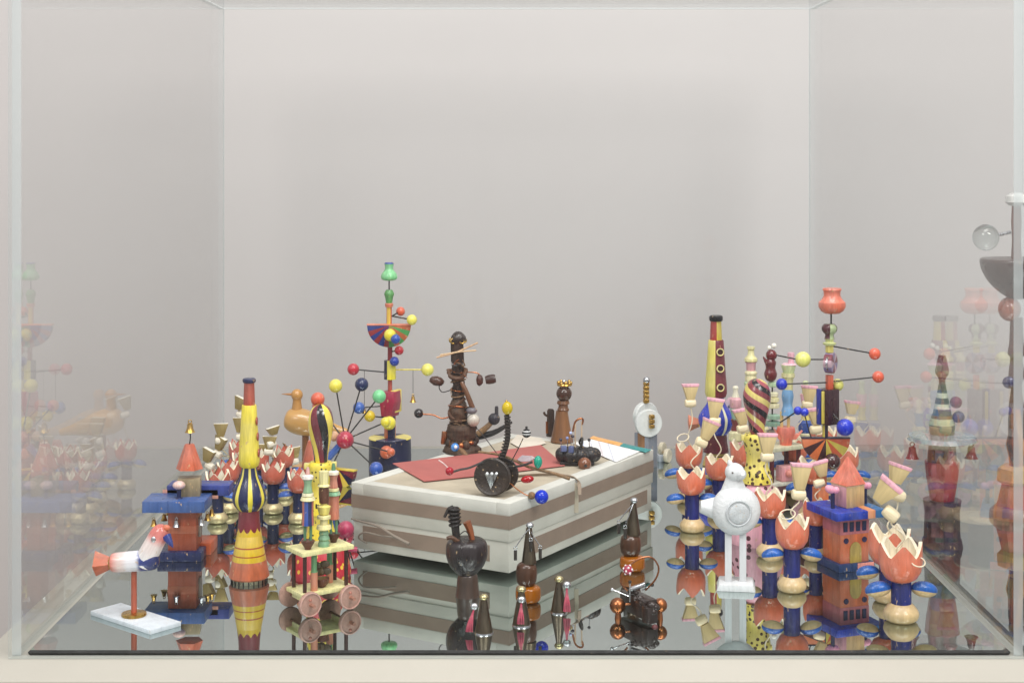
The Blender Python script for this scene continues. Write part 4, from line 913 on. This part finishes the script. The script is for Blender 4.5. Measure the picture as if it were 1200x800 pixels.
# ---- white dodo
t = Thing('white_bird', 'white painted wooden bird with round disc belly on two square legs', 'toy bird', 862, 688)
wp = paint('#d6d8da', 0.55, 0.05, 0.35, scale=60); wp2 = paint('#c4c8cb', 0.5, 0.1, 0.3, scale=90)
t.prism('base', [(840, 688), (885, 688), (882, 680), (843, 680)], 38, wp, rot=(0, 0, R(-8)), bev=0.8)
for x in (853.5, 870.5): t.rbox('leg', x, 652, 0, 8, 9, 57, wp, R(-8), 0.6)
t.spin('belly', 862, 597, 0, [(-22, 8), (-18, 17), (-10, 25), (-2, 28.5), (5, 28.6), (11, 26), (15, 21.5), (17.4, 15.5)], wp, (R(90), 0, R(6)), n=48, smooth=True)
t.spin('belly_ring', 863, 597, -17, [(-3, 15.8), (1.2, 15.6), (2.2, 14.4), (1.6, 13.2), (0.2, 13)], wp2, (R(90), 0, R(6)), n=40)
t.spin('belly_disc', 863, 597.5, -17, [(-2, 12.2), (1.4, 11.8), (2.4, 10), (2.6, 4)], wp2, (R(90), 0, R(6)), n=32)
nk = t.lathe('neck', 860, [(556, 8.6), (564, 11), (572, 14.5), (580, 18), (590, 21)], wp, smooth=True)
for p_ in nk.data.vertices: p_.co.y *= 0.62
for o_ in t.root.children:
    if o_.name.split('.')[0] in ('belly', 'neck'): roughen(o_, 0.2 * t.s)
t.ball('head', 861, 553, 11.4, wp, sq=(1.02, 1, 0.95))
t.spin('crest', 857, 547, 0, [(0, 4), (6, 3), (9, 0.6)], wp, (0, R(-20), 0), n=14, smooth=True)
t.spin('bill', 867, 554, -7, [(0, 6.6), (4, 5.6), (7, 3)], wp, (R(65), R(30), 0), n=18, smooth=True)
for x in (857, 867): t.ball('eye', x, 551.5, 1.1, paint('#5a5048', 0.4), d=-10.6)
t.spin('tail', 838, 596, 4, [(0, 13), (10, 9.6), (17, 7)], wp, (0, R(-84), 0), n=20, smooth=True)

# ---- white discs on a grey post, and little spools
t = Thing('disc_toy', 'two white discs with brass nuts on a brown and grey square post', 'toy', 757, 547)
t.rbox('post', 757, 527, 2, 19, 19, 40, paint('#8a8f9a', 0.4), R(40), 0.4)
t.rbox('post_side', 751.5, 527, -5, 12, 1.6, 40, paint('#9a6b40', 0.45), R(-50), 0.3)
t.spin('disc', 757, 488, 8, [(-4, 15), (-3, 16), (3, 16), (4, 15)], paint('#d3d6d4', 0.4, 0.05), (R(90), 0, R(30)), n=36)
t.spin('disc', 759, 494, -8, [(-4, 15.4), (-3, 16), (3, 16), (4, 15.4)], paint('#d8dbd9', 0.4, 0.05), (R(90), 0, R(12)), n=36)
for k in range(3): t.rbox('brass_nut', 762.5, 485.5 + 5.6 * k, -14.5, 6, 5, 4.6, brass, R(20), 0.8)
for k in range(5): t.rbox('brass_nut', 757.5, 470 - 5.0 * k, 4, 6.4, 6, 4.6, brass, R(12), 0.8)
t.ball('steel_knob', 758, 446, 4.2, silver, d=4)
t = Thing('spool_pair', 'two small cream wheels on a brass pin beside the canvas box', 'toy', 778, 540)
t.spin('spool_wheel', 776.5, 526, 3, [(-2.4, 7), (-1.8, 7.6), (1.8, 7.6), (2.4, 7)], paint('#e2d8bc', 0.35), (R(90), 0, R(60)), n=24)
t.spin('spool_wheel', 781.5, 532, -8, [(-2.4, 7.6), (-1.8, 8), (1.8, 8), (2.4, 7.6)], paint('#e6dcc2', 0.35), (R(90), 0, R(60)), n=24)
t.spin('axle', 778, 530, -2, [(-9, 1.4), (9, 1.4)], brass, (R(90), 0, R(20)), n=10)
t.rbox('mount', 774, 536, 0, 9, 12, 8, paint('#c9d2de', 0.3), R(20), 0.5)

# ================================================================ on the canvas box
bark = wood('#3b291f', 0.75, 0, 0.6, 60); husk = wood('#4a3526', 0.68, 0.0, 0.55, 50); dk = paint('#2a201d', 0.45, 0.25, 0.3)
rope = paint('#8a6a48', 0.8, 0.25, 0.6, scale=200)
t = Thing('button_totem', 'dark totem of stacked seed pods, buttons and bark with beads on wires', 'totem', 541, 529, ZT)
t.lathe('base', 541, [(515, 15), (520, 18), (525, 22), (529, 22.5)], husk, wob=0.04, smooth=True)
t.lathe('bowl', 541, [(496, 14), (499, 17.4), (506, 17.6), (512, 16.5), (517, 14)], husk, wob=0.03, smooth=True)
t.lathe('band', 541, [(513, 15.6), (516.5, 15.4)], rope)
t.lathe('jug', 537, [(467, 6.5), (474, 10), (482, 11.6), (490, 10.4), (497, 8)], wood('#4f3826', 0.6, 0.0, 0.55, 40), wob=0.05, smooth=True)
t.lathe('neck', 537, [(440, 6), (446, 7.4), (452, 6.2), (460, 7.2), (468, 6)], bark, wob=0.10, smooth=True)
t.lathe('shaft', 536, [(402, 7), (424, 7.4), (425, 6.6), (441, 7)], bark, wob=0.05)
t.lathe('wire_wrap', 536.5, [(425, 7.8), (427.4, 7.8)], silver)
t.ball('head', 537, 397, 9, paint('#30231d', 0.3, 0.2, 0.4, coat=0.4), sq=(1, 1, 0.95))
for x, d in ((531, -6), (541.5, -6), (544, 2), (529, 3)): t.ring('eye_ring', x, 399, d, 2.6, 0.9, brass, (R(80), 0, R(20)), n=14)
t.tube('twig', [(512, 418, -6), (534, 412, -7), (560, 401, -4)], 1.0, paint('#c9a784', 0.7)); t.tube('twig', [(516, 415, -6), (540, 411, -8), (558, 410, -4)], 0.9, paint('#d2b48e', 0.7))
t.tube('root_wrap', [(526, 432, -4), (529, 440, -9), (541, 441, -10), (546, 434, -4), (540, 432, 8)], 2.6, wood('#5a3c28', 0.6, 0, 0.4), k=6)
t.tube('brown_stick', [(541, 446, -9), (547, 458, -11), (554, 476, -10)], [2.4, 3.2], wood('#6b452b', 0.5))
t.ball('grey_stone', 553, 479, 6, paint('#6d6a70', 0.4), d=-10, sq=(1.1, 1, 0.7)); t.ball('white_pearl', 555, 490, 7.6, paint('#b9b2a6', 0.2, coat=0.6), d=-12)
t.tube('wire', [(546, 436, 0), (556, 436, -2), (562, 438, -2)], 0.7, copper); t.lathe('spool', 569, [(433, 4.5), (436, 5.5), (441, 5.5), (445, 4.5)], paint('#3b2019', 0.35), d=-2, rot=(0, R(80), 0)); t.ball('seed', 562, 445, 5, paint('#4a241b', 0.35), d=-2, sq=(0.8, 0.8, 1.3))
t.tube('wire', [(528, 457, 0), (519, 459, -2), (515, 455, -2), (515, 450, -2)], 0.6, wirem); t.ball('nut_shell', 512, 446, 9, wood('#4a2a1c', 0.35, 0.3), d=-2, sq=(1, 0.7, 0.6), rot=(0, R(12), 0))
t.tube('wire', [(529, 487, -4), (518, 489, -6), (508, 485, -6), (494, 484, -6)], 0.9, copper); t.ball('black_ball', 491, 483, 5.6, paint('#1c1416', 0.15, coat=0.6), d=-6)
t.tube('wire', [(557, 497, -12), (568, 508, -20), (584, 528, -26)], 0.5, wirem)
t.ball('blue_bead', 534, 520, 5, paint('#3f86d0', 0.12, coat=0.7), d=-20); t.ball('white_eye', 535, 519, 2.2, paint('#dfe6ee', 0.2), d=-24)
t.tube('fibre_tail', [(537, 521, -18), (546, 528, -22), (553, 538, -30), (556, 541, -34)], [3.6, 1.2], rope, k=6)
for k, (yv, xv, rv) in enumerate(((434, 536.5, 8), (446, 537, 8.6), (456, 537, 8.2), (463, 537, 8), (476, 537, 11.6), (493, 538, 11))):
    t.ring('wire_turn', xv, yv, 0, rv, 0.9, rope if k % 2 else copper, (R(random.uniform(-14, 14)), R(random.uniform(-16, 16)), 0), n=20)
for k in range(22):
    x_, y_ = random.uniform(528, 546), random.choice((430, 440, 452, 466, 478, 495, 512, 520)) + random.uniform(-4, 4); a_ = random.uniform(0, 6.28); l_ = random.uniform(6, 13)
    t.tube('raffia', [(x_, y_, -9), (x_ + 0.5 * l_ * math.cos(a_), y_ + 0.3 * l_ * math.sin(a_) - 2, -12), (x_ + l_ * math.cos(a_), y_ + 0.7 * l_ * math.sin(a_), -13)], [0.9, 0.35], random.choice((rope, copper, bark)), n=5, k=3)
for k in range(9):
    a = R(-170 + 20 * k); t.ball('seed_pod', 541 + 17 * math.cos(a), 517 + random.uniform(-3, 3), random.uniform(2.6, 4.6), random.choice((husk, bark, copper)), d=17 * math.sin(a), sq=(1, 1, random.uniform(0.6, 1.3)), n=10)
t.tube('root_wrap', [(545, 466, -4), (536, 472, -10), (527, 480, -6), (530, 488, -8), (542, 492, -11)], 1.8, wood('#5a3c28', 0.6, 0, 0.4), k=6)
t.rbox('red_chip', 521, 512, -4, 7, 4, 15, copper, R(20), 0.5, rot=(0, R(6), R(20)))

for o_ in t.root.children:
    nm_ = o_.name.split('.')[0]
    if nm_ in ('base', 'bowl', 'jug', 'neck', 'shaft', 'head', 'root_wrap', 'nut_shell', 'seed'): roughen(o_, 0.7 * t.s)
t = Thing('horn_trinket', 'black horn with a knobbed dark bead at the far corner of the canvas box', 'trinket', 572, 513, ZT)
t.tube('horn', [(553, 511, 0), (566, 510, 0), (580, 506, 0), (594, 498, 0), (600, 494, 0)], [5, 1.4], paint('#191719', 0.4), k=6)
t.tube('stalk', [(560, 508, -3), (570, 500, -4), (576, 494, -4)], [4, 3], rope)
t.ball('knob_bead', 579, 490, 7, paint('#2a2530', 0.35, 0.3, 0.5), d=-4); t.lathe('finger', 582, [(475, 1.6), (477, 2.2), (489, 2.2)], paint('#3a363c', 0.4), d=-4, n=14)

t = Thing('wheel_creature', 'dark button wheel creature with coloured glass beads on curling wires', 'toy creature', 580, 580, ZT)
wd = paint('#33271f', 0.42, 0.25, 0.3, coat=0.0)
dsc = t.spin('front_button', 577, 558, -2, [(-3, 21), (-2, 22), (1.6, 22), (3, 20.5), (2.2, 19), (1.6, 18)], wd, (R(84), 0, R(-14)), n=44)
t.spin('rear_button', 588, 558.5, 16, [(-3, 19), (-2, 20), (2, 20), (3, 19)], wd, (R(84), 0, R(-14)), n=40)
t.spin('axle', 582, 559, 7, [(-12, 4), (12, 4)], bark, (R(90), 0, R(-14)), n=14)
t.prism('silver_triangle', [(568, 553), (584, 553), (575, 572)], 1.4, silver, d=-6.6, rot=(R(6), 0, R(-14)), parent=dsc, bev=0.3)
for x in (571, 576.5, 582): t.ball('rhinestone', x, 553, 1.8, paint('#eef2f4', 0.08, coat=1.0), d=-8, parent=dsc)
t.tube('coil_neck', [(586, 540, 6), (591, 530, 4), (595, 512, 2), (594, 486, 0)], 3.2, paint('#241b16', 0.7, 0.3, 1.0, scale=300), k=10)
for k in range(14):
    f_ = k / 13; yv = 536 - f_ * 48; xv = 588 + 7 * math.sin(min(1, f_ * 1.2) * 1.9)
    t.ring('coil_turn', xv, yv, 4 - 4 * f_, 3.4, 0.8, paint('#2e231c', 0.55), (0, R(10), 0), n=12)
yb_ = t.ball('yellow_bead', 594.5, 478, 7, glassy('#e2c514', 0.08, 0.35), sq=(0.92, 0.92, 1.12)); t.ball('bead_tip', 593.5, 470, 1.6, brass)
t.tube('wire', [(597, 545, 4), (606, 528, 0), (613, 513, -2)], 0.6, wirem); t.ball('banded_bead', 617, 507, 5.4, bands([(0, '#1c1a1c'), (0.4, '#d8d8d8'), (0.5, '#1c1a1c'), (0.66, '#cfcfcf'), (0.74, '#1c1a1c')], 0.008, 2, zmin=-0.008, rough=0.2), d=-2); t.lathe('bead_tip', 617, [(499, 1.4), (503, 1.4)], wirem, d=-2, n=8)
t.tube('wire', [(596, 548, 6), (610, 546, 2), (624, 541, 0)], 1.4, wirem); t.ball('teal_bead', 630.5, 541, 6, glassy('#1fb296', 0.06, 0.4), sq=(0.85, 0.85, 1.25), n=10)
t.tube('wire', [(596, 566, 2), (604, 564, -2), (612, 562, -4)], 0.6, wirem); t.ball('red_bead', 618, 560.5, 7, glassy('#b80f1c', 0.06, 0.3), d=-4, sq=(1.1, 0.7, 0.62), rot=(0, R(-8), 0))
t.tube('wire', [(598, 566, 0), (606, 572, -4), (616, 578, -6), (624, 580, -6)], 0.7, copper); t.ball('blue_bead', 634.5, 580.5, 8.2, glassy('#0f36c8', 0.08, 0.15), d=-6, n=14); t.ball('knot', 623, 579, 4.4, rope, d=-6)
t.tube('twisted_wire', [(566, 541, 0), (550, 547, -4), (540, 549, -4), (530, 552, -4)], 1.3, wirem); t.ball('red_glass_bead', 527, 551, 5, glassy('#c01830', 0.06, 0.4), d=-4)
t.tube('pearl_string', [(525, 547, -4), (520, 542, -4), (514, 538, -4)], 0.7, paint('#e8c8c4', 0.3))
t.tube('fibre', [(560, 531, 10), (590, 536, 10), (620, 548, 6), (650, 556, 6), (668, 562, 6)], [1.2, 2.2], rope, k=6)
t.prism('striped_feather', [(606, 540), (612, 534), (624, 535), (628, 538), (620, 543), (610, 543)], 1, stripes(['#d8c6cc', '#4a3a44'], 30, 0, 0, 'y'), d=8, rot=(R(-50), 0, 0))

t = Thing('pawn_figure', 'brown turned pawn with a round head and gold crown on the canvas box', 'toy figure', 658, 517, ZT)
t.lathe('body', 658.5, [(481, 7), (490, 8.2), (503, 10.5), (517, 13.6)], wood('#7a5230', 0.35, 0.25, 0.45, 14), smooth=True)
t.lathe('collar', 660, [(469, 6.6), (472.5, 7.6), (474, 5.4), (477, 5.8), (479.5, 7), (481, 6.6)], wood('#6b4529', 0.35, 0.2))
t.ball('head', 661, 461, 9.2, wood('#43281c', 0.25, 0.4, 0.3))
cr = t.ring('crown', 661.5, 450.5, 0, 7.4, 1.6, brass)
for k in range(9):
    a = 2 * math.pi * k / 9; t.ball('crown_bead', 661.5 + 7.4 * math.cos(a), 448.6 - (k % 2), 2.1, brass, d=7.4 * math.sin(a), parent=cr, n=10)
t.ball('crown_jewel', 661, 447, 2.6, silver, parent=cr)

t = Thing('bark_stub', 'small dark bark stub standing behind the brown pawn', 'trinket', 645, 511, ZT)
t.lathe('stub', 645, [(479, 2.8), (481, 4.2), (495, 4.4), (511, 4.8)], bark, wob=0.1); t.tube('thorn', [(642, 487, -2), (638.5, 485, -3), (637.5, 482, -3)], 1.4, husk)
t.rbox('copper_chip', 641, 500, -3, 3, 2, 14, copper, R(10), 0.3)

t = Thing('pin_boat', 'dark lobed pin cushion with blue headed pins and a copper ball', 'pin cushion', 677, 543, ZT)
lob = paint('#201a1c', 0.35, 0.25, 0.5)
t.ball('cushion', 677, 533, 24, lob, sq=(1.08, 0.62, 0.42))
for k in range(9):
    a = 2 * math.pi * k / 9; t.ball('lobe', 677 + 19.5 * math.cos(a), 532.5, 8, lob, d=9.5 * math.sin(a), sq=(1, 0.9, 1.05))
t.rbox('keel', 676, 541, -4, 40, 14, 4, lob, 0, 1)
for x, y, c in ((664.5, 512, '#7a86b4'), (668.5, 506, '#a8b4da'), (657, 514, '#20203a'), (671, 510, '#3a3444'), (690, 514, '#2a2a30')):
    p = t.tube('pin', [(x + 1, 530, -4), (x, y, -6)], 0.45, silver, curve=False); t.ball('pin_head', x, y, 1.9, paint(c, 0.25), d=-6, parent=None, n=10)
t.rbox('blue_block', 660, 523, -12, 7, 6, 7, paint('#59648c', 0.4), R(10), 1); t.rbox('blue_block', 669, 524, -12, 6, 6, 8, paint('#525c84', 0.4), R(-14), 1)
t.ball('copper_ball', 684, 539, 7.8, wood('#7a4a30', 0.25, 0.4), d=-22); t.spin('ball_hole', 685, 539.5, -29.4, [(-0.6, 1.8), (0.4, 1.8)], wirem, (R(90), 0, 0), n=12)
for x in (674, 681.5): t.lathe('wire_post', x, [(493, 0.9), (527, 0.9)], paint('#cbb49a', 0.4), d=-2, n=8)
t.tube('copper_curl', [(671, 505, -2), (674, 494, -2), (679, 490, -3), (683, 491, -2), (682, 497, -2)], 1.2, copper); t.tube('copper_curl', [(676, 526, -6), (681, 520, -8), (682, 512, -6), (679, 518, -2), (684, 524, -4)], 1.4, wirem)

# ================================================================ small dark things on the mirror before the box
t = Thing('bowl_creature', 'polished dark bowl on a brown foot with a wrapped horn and brown stick', 'toy creature', 547, 698)
t.lathe('foot', 548, [(671, 10), (676, 12), (688, 13), (698, 14.5)], wood('#4a3a32', 0.3, 0.3), smooth=True)
t.lathe('bowl', 547, [(631.5, 19), (635, 23), (642, 24.6), (652, 24), (662, 20), (670, 13), (674, 9)], paint('#2c2326', 0.3, 0.3, 0.3, coat=0.2), smooth=True)
t.lathe('bowl_inside', 547, [(630.6, 12), (631.6, 18.6)], paint('#1c1618', 0.3))
t.tube('wrapped_horn', [(536, 633, -6), (534, 618, -6), (533, 604, -4), (531, 594, -4)], [4.4, 6.4], paint('#241c1b', 0.6, 0.3, 0.8, scale=200), k=5)
for k in range(5): t.ring('wrap_turn', 533.5 - 0.3 * k, 613 - 4.6 * k, -5, 6.4, 1.5, paint('#1e1818', 0.55), (0, R(-8 + 3 * k), 0), n=16)
t.tube('hook', [(531, 593, -4), (526, 595, -6), (521, 604, -8)], [2.6, 1.6], paint('#1e1818', 0.5))
t.tube('brown_stick', [(554, 633, -4), (551, 620, -4), (547, 610, -4)], [3.2, 5], wood('#8a4a26', 0.45), n=6)
t.tube('leaf_scrap', [(537, 632, -8), (530, 627, -10), (524, 628, -10)], [3.4, 2], wood('#5a3a26', 0.6)); t.tube('wire', [(538, 625, -8), (546, 620, -8), (552, 630, -6)], 0.6, wirem)

bellm = metal('#6c6152', 0.36); amber = glassy('#b8690f', 0.08, 0.45); pinkth = paint('#c8526a', 0.75, 0.2, 0.5, scale=300)
def tassel_cone(px, py, apex, r, label, tx, ty, tl, lean):
    t = Thing('tassel_cone', label, 'bell cone', px, py, group='small bell cones with tassels')
    t.lathe('cone', px, [(apex + 6, r * 0.34), (py - 2, r), (py, r * 1.02)], bellm, n=24)
    t.lathe('rim', px, [(py - 1.6, r * 1.03), (py, r * 1.06)], silver, n=24)
    t.ball('gilt_knob', px, apex + 3, 5.0, metal('#c9bd92', 0.25), sq=(1.1, 1.1, 0.8))
    t.ball('silver_bead', tx, ty, 4.6, silver, d=-r * 0.7, sq=(1.1, 0.8, 0.9))
    for k in range(9):
        o_ = (k - 4) * 0.9
        t.tube('tassel_strand', [(tx, ty + 2, -r * 0.7), (tx + lean * 0.4 + o_ * 0.25, ty + tl * 0.35, -r * 0.8 - 1), (tx + lean * 0.8 + o_ * 0.8, ty + tl * 0.7, -r - 1 - (k % 3)), (tx + lean + o_, ty + tl, -r - (k % 3))], 0.8, pinkth, n=6, k=3)
    return t
tassel_cone(567, 741, 696, 10.5, 'small bell cone with its pink tassel swinging out sideways, before the dark bowl', 556, 708, 28, -6)
tassel_cone(611, 732, 687, 10.5, 'small bell cone with its pink tassel hanging straight down its front', 611, 700, 27, -1)
tassel_cone(655, 717, 675, 9.5, 'small bell cone leaning apart on its own with a dark pink tassel', 664, 683, 30, 0)

def bell_figure(px, py, lab, y0, y1, y2, y3, charms):
    t = Thing('bell_figure', lab, 'toy figure', px, py, group='bell hatted bead figures')
    t.lathe('amber_bead', px, [(y2, 8), (y2 + 2, 13), (y2 + 5, 14.6), (y3 - 5, 14.8), (y3 - 2, 13), (y3, 9)], amber, smooth=True)
    t.lathe('brown_bead', px - 2, [(y1, 6), (y1 + 4, 11), (y1 + (y2 - y1) / 2, 12.4), (y2 - 3, 11), (y2 + 1, 6)], wood('#4a2c1a', 0.3, 0.3, 0.4), smooth=True)
    t.lathe('bell_hat', px + 1, [(y0 + 6, 3.4), (y1 - 2, 8.4), (y1 + 1, 8.8)], bellm, n=24)
    t.ball('hat_knob', px + 2, y0 + 3, 4.6, silver, sq=(1, 1, 0.75))
    for x, y, d in charms:
        t.tube('chain', [(px + 1, y0 + 6, -3), ((px + x) / 2, (y0 + 4 + y) / 2 - 5, d), (x, y - 12, d)], 0.6, silver, n=6)
        t.ring('charm_loop', x, y - 11, d, 2, 0.5, silver, (R(90), 0, 0), n=12); t.rbox('charm', x, y - 3, d, 3.6, 2.6, 12, paint('#2b2622', 0.35), R(10), 0.4)
    return t
bell_figure(619, 705, 'bell hatted figure of brown and amber beads with dark charms near the box corner', 612, 658, 685, 705, ((604, 652, -4), (633, 651, -2), (622, 640, -10)))
bell_figure(741, 668, 'bell hatted figure of brown and amber beads behind the block with copper balls', 583, 625, 650, 668, ((725, 621, -4), (732, 626, -8)))

t = Thing('block_creature', 'dark wooden block creature on copper balls with a wire hoop and pins', 'toy creature', 747, 723)
dwood = wood('#2c1f1c', 0.35, 0.3, 0.4, 20)
t.rbox('block', 748, 707, 0, 19, 52, 22, dwood, R(28), 1.5)
t.rbox('block_head', 759, 711, -28, 15, 13, 19, dwood, R(28), 1.5)
t.ball('copper_ball', 723.5, 708, 9.4, copper, d=-4); t.ball('copper_ball', 773, 707, 8.4, copper, d=-6)
t.spin('axle', 747, 707, 0, [(-22, 1.6), (22, 1.6)], copper, (0, R(90), R(8)), n=10)
t.lathe('copper_foot', 724, [(714, 3), (723, 4)], copper, d=-4, n=14); t.lathe('copper_foot', 772.5, [(713, 3), (723, 4)], copper, d=-6, n=14)
t.tube('hoop', [(735, 690, -6), (727, 680, -8), (730, 668, -8), (745, 654, -8), (762, 651, -6), (771, 662, -6), (768, 676, -6), (756, 690, -4)], 1.1, copper, k=8)
hx = t.ball('berry_bead', 735, 664, 5.6, paint('#a82a48', 0.2, coat=0.5), d=-12)
for k in range(14):
    a, b_ = k * 2.4, -0.9 + 1.8 * k / 13; q = math.sqrt(1 - b_ * b_)
    t.ball('pearl', 735 + 5.4 * q * math.cos(a), 664 + 5.4 * b_, 1.4, paint('#eadfe0', 0.2, coat=0.5), d=-12 + 5.4 * q * math.sin(a), parent=hx, n=8)
t.tube('pin', [(718, 689, -6), (736, 696, -8)], 0.8, silver, curve=False); t.ball('pin_head', 717, 688.6, 2.2, silver, d=-6, n=10)
t.tube('pin', [(737, 678, -16), (737, 700, -16)], 0.8, silver, curve=False); t.ball('pin_head', 737, 677, 2, wirem, d=-16, n=10)
t.tube('pin', [(752, 690, -4), (763, 684, -4)], 0.8, silver, curve=False); t.ball('pin_head', 764, 683.6, 2.2, wirem, d=-4, n=10)
t.spin('silver_tube', 747, 685.5, -6, [(-9, 2.8), (9, 2.8)], silver, (0, R(72), R(5)), n=14)
for k in range(12):
    t.ball('carving', 740 + 2.2 * k + random.uniform(-3, 3), 694 + 1.1 * k + random.uniform(-4, 4), random.uniform(3, 6), dwood, d=-4 - 2.6 * k + random.uniform(-4, 4), sq=(1, random.uniform(0.6, 1), random.uniform(0.5, 0.9)), n=9)
t.ball('snout', 764, 724, 4, paint('#5a2024', 0.4), d=-36)

# ---- two small dangles lying on the mirror beside the box
t = Thing('ball_stand', 'pink ball on thin wire legs just behind the cart', 'toy', 405, 655)
t.ball('ball', 405, 620, 10, paint('#b04060', 0.35)); 
for x, d in ((400, -3), (410, -3), (405, 5)): t.tube('wire_leg', [(404, 628, 0), (x, 655, d)], 0.8, wirem, curve=False)
t.spin('pink_peg', 413, 642, -4, [(-6, 3), (6, 3.4)], paint('#c04a6a', 0.4), (0, R(96), 0), n=14)

# ================================================================ seen through the right side: toys on the neighbouring plinth
t = Thing('dark_totem', 'tall dark totem with wide brown bowl and a clear glass ball, outside the case', 'totem', 1191, 605)
t.lathe('foot', 1191, [(592, 24), (598, 30), (605, 31)], wood('#8a5a3a', 0.35))
t.lathe('gold_slab', 1191, [(545, 16), (548, 22), (562, 23), (566, 18)], paint('#b08a4c', 0.4), n=6, angle=20)
t.lathe('lower_cone', 1191, [(565, 17), (593, 24)], paint('#a8503e', 0.35), n=8, angle=20)
t.lathe('amber_column', 1191, [(476, 8), (490, 9.4), (510, 9.6), (520, 12), (534, 9), (546, 8)], stripes(['#7a3a20', '#b8742c', '#4a2416'], 3, 3, 0, rough=0.2))
t.ball('blue_cluster', 1180, 447, 7, paint('#2a2468', 0.3, 0.3, 0.8, scale=200), d=-6)
t.lathe('spindle', 1191, [(372, 7), (400, 8), (414, 10), (420, 7), (440, 9), (452, 6), (477, 9)], wood('#5a3024', 0.35), smooth=True)
t.ball('copper_ball', 1183, 362, 13, paint('#a05a44', 0.3, coat=0.4), sq=(1, 1, 1.1))
t.lathe('bowl', 1191, [(303, 40), (306, 41.5), (316, 39.5), (330, 32), (342, 20), (350, 8)], paint('#3a1f18', 0.35, 0.1, 0.05), n=40, smooth=True)
t.lathe('stalk', 1191, [(238, 5), (260, 6), (280, 5), (304, 6)], wood('#6a3a2a', 0.4))
t.lathe('white_cap', 1191, [(226, 6), (230, 12), (237, 13), (241, 8)], paint('#dcdcd8', 0.3), n=24)
t.ball('glass_ball', 1154, 278, 15.5, glassy('#dfe6e4', 0.01, 0.96), d=-4, n=32)
t.tube('glass_ball_arm', [(1168, 275, -4), (1184, 272, 0)], 2, silver, curve=False)
t = Thing('striped_tree', 'striped cone figure with a glassy brim hung with red bells, outside the case', 'toy figure', 1104, 640)
t.lathe('foot', 1104, [(630, 22), (640, 24)], paint('#3a2430', 0.4))
t.lathe('column', 1104, [(585, 22), (600, 20), (630, 21)], paint('#2a1c2a', 0.35, 0.2), n=32)
t.lathe('cup', 1104, [(540, 20), (560, 18), (585, 14)], paint('#a8342e', 0.3, coat=0.3), n=24)
t.lathe('brim', 1104, [(508, 12), (510, 38), (515, 40), (518, 30)], paint('#8a9ea6', 0.2, coat=0.5), n=40)
t.lathe('bell_body', 1104, [(486, 12), (496, 15), (508, 14)], bands([(0, '#6a7a52'), (0.3, '#c9c9a0'), (0.5, '#7a5a3a'), (0.75, '#9aa070')], 0.05, 2), n=28)
t.lathe('waist', 1104, [(517, 15), (541, 17)], wood('#7a4a34', 0.35))
t.lathe('cone', 1104, [(450, 4), (486, 11)], bands([(0, '#39403a'), (0.2, '#c9ccb0'), (0.36, '#39403a'), (0.55, '#c9ccb0'), (0.7, '#39403a')], 0.05, 2), n=28)
t.lathe('bird_knob', 1104, [(416, 4), (424, 6), (436, 8), (444, 4), (451, 4)], paint('#5a2430', 0.3, coat=0.4), smooth=True)
for x, d in ((1068, -4), (1137, -4), (1104, -36)): bell(t, x, 536, d, 6.5, paint('#7a1f24', 0.25, coat=0.4))
t.ball('berry', 1118, 470, 7, paint('#7a2450', 0.3, 0.2, 0.6, scale=200), d=-8); t.ball('berry', 1121, 487, 7, paint('#28386e', 0.3, 0.2, 0.6, scale=200), d=-8)
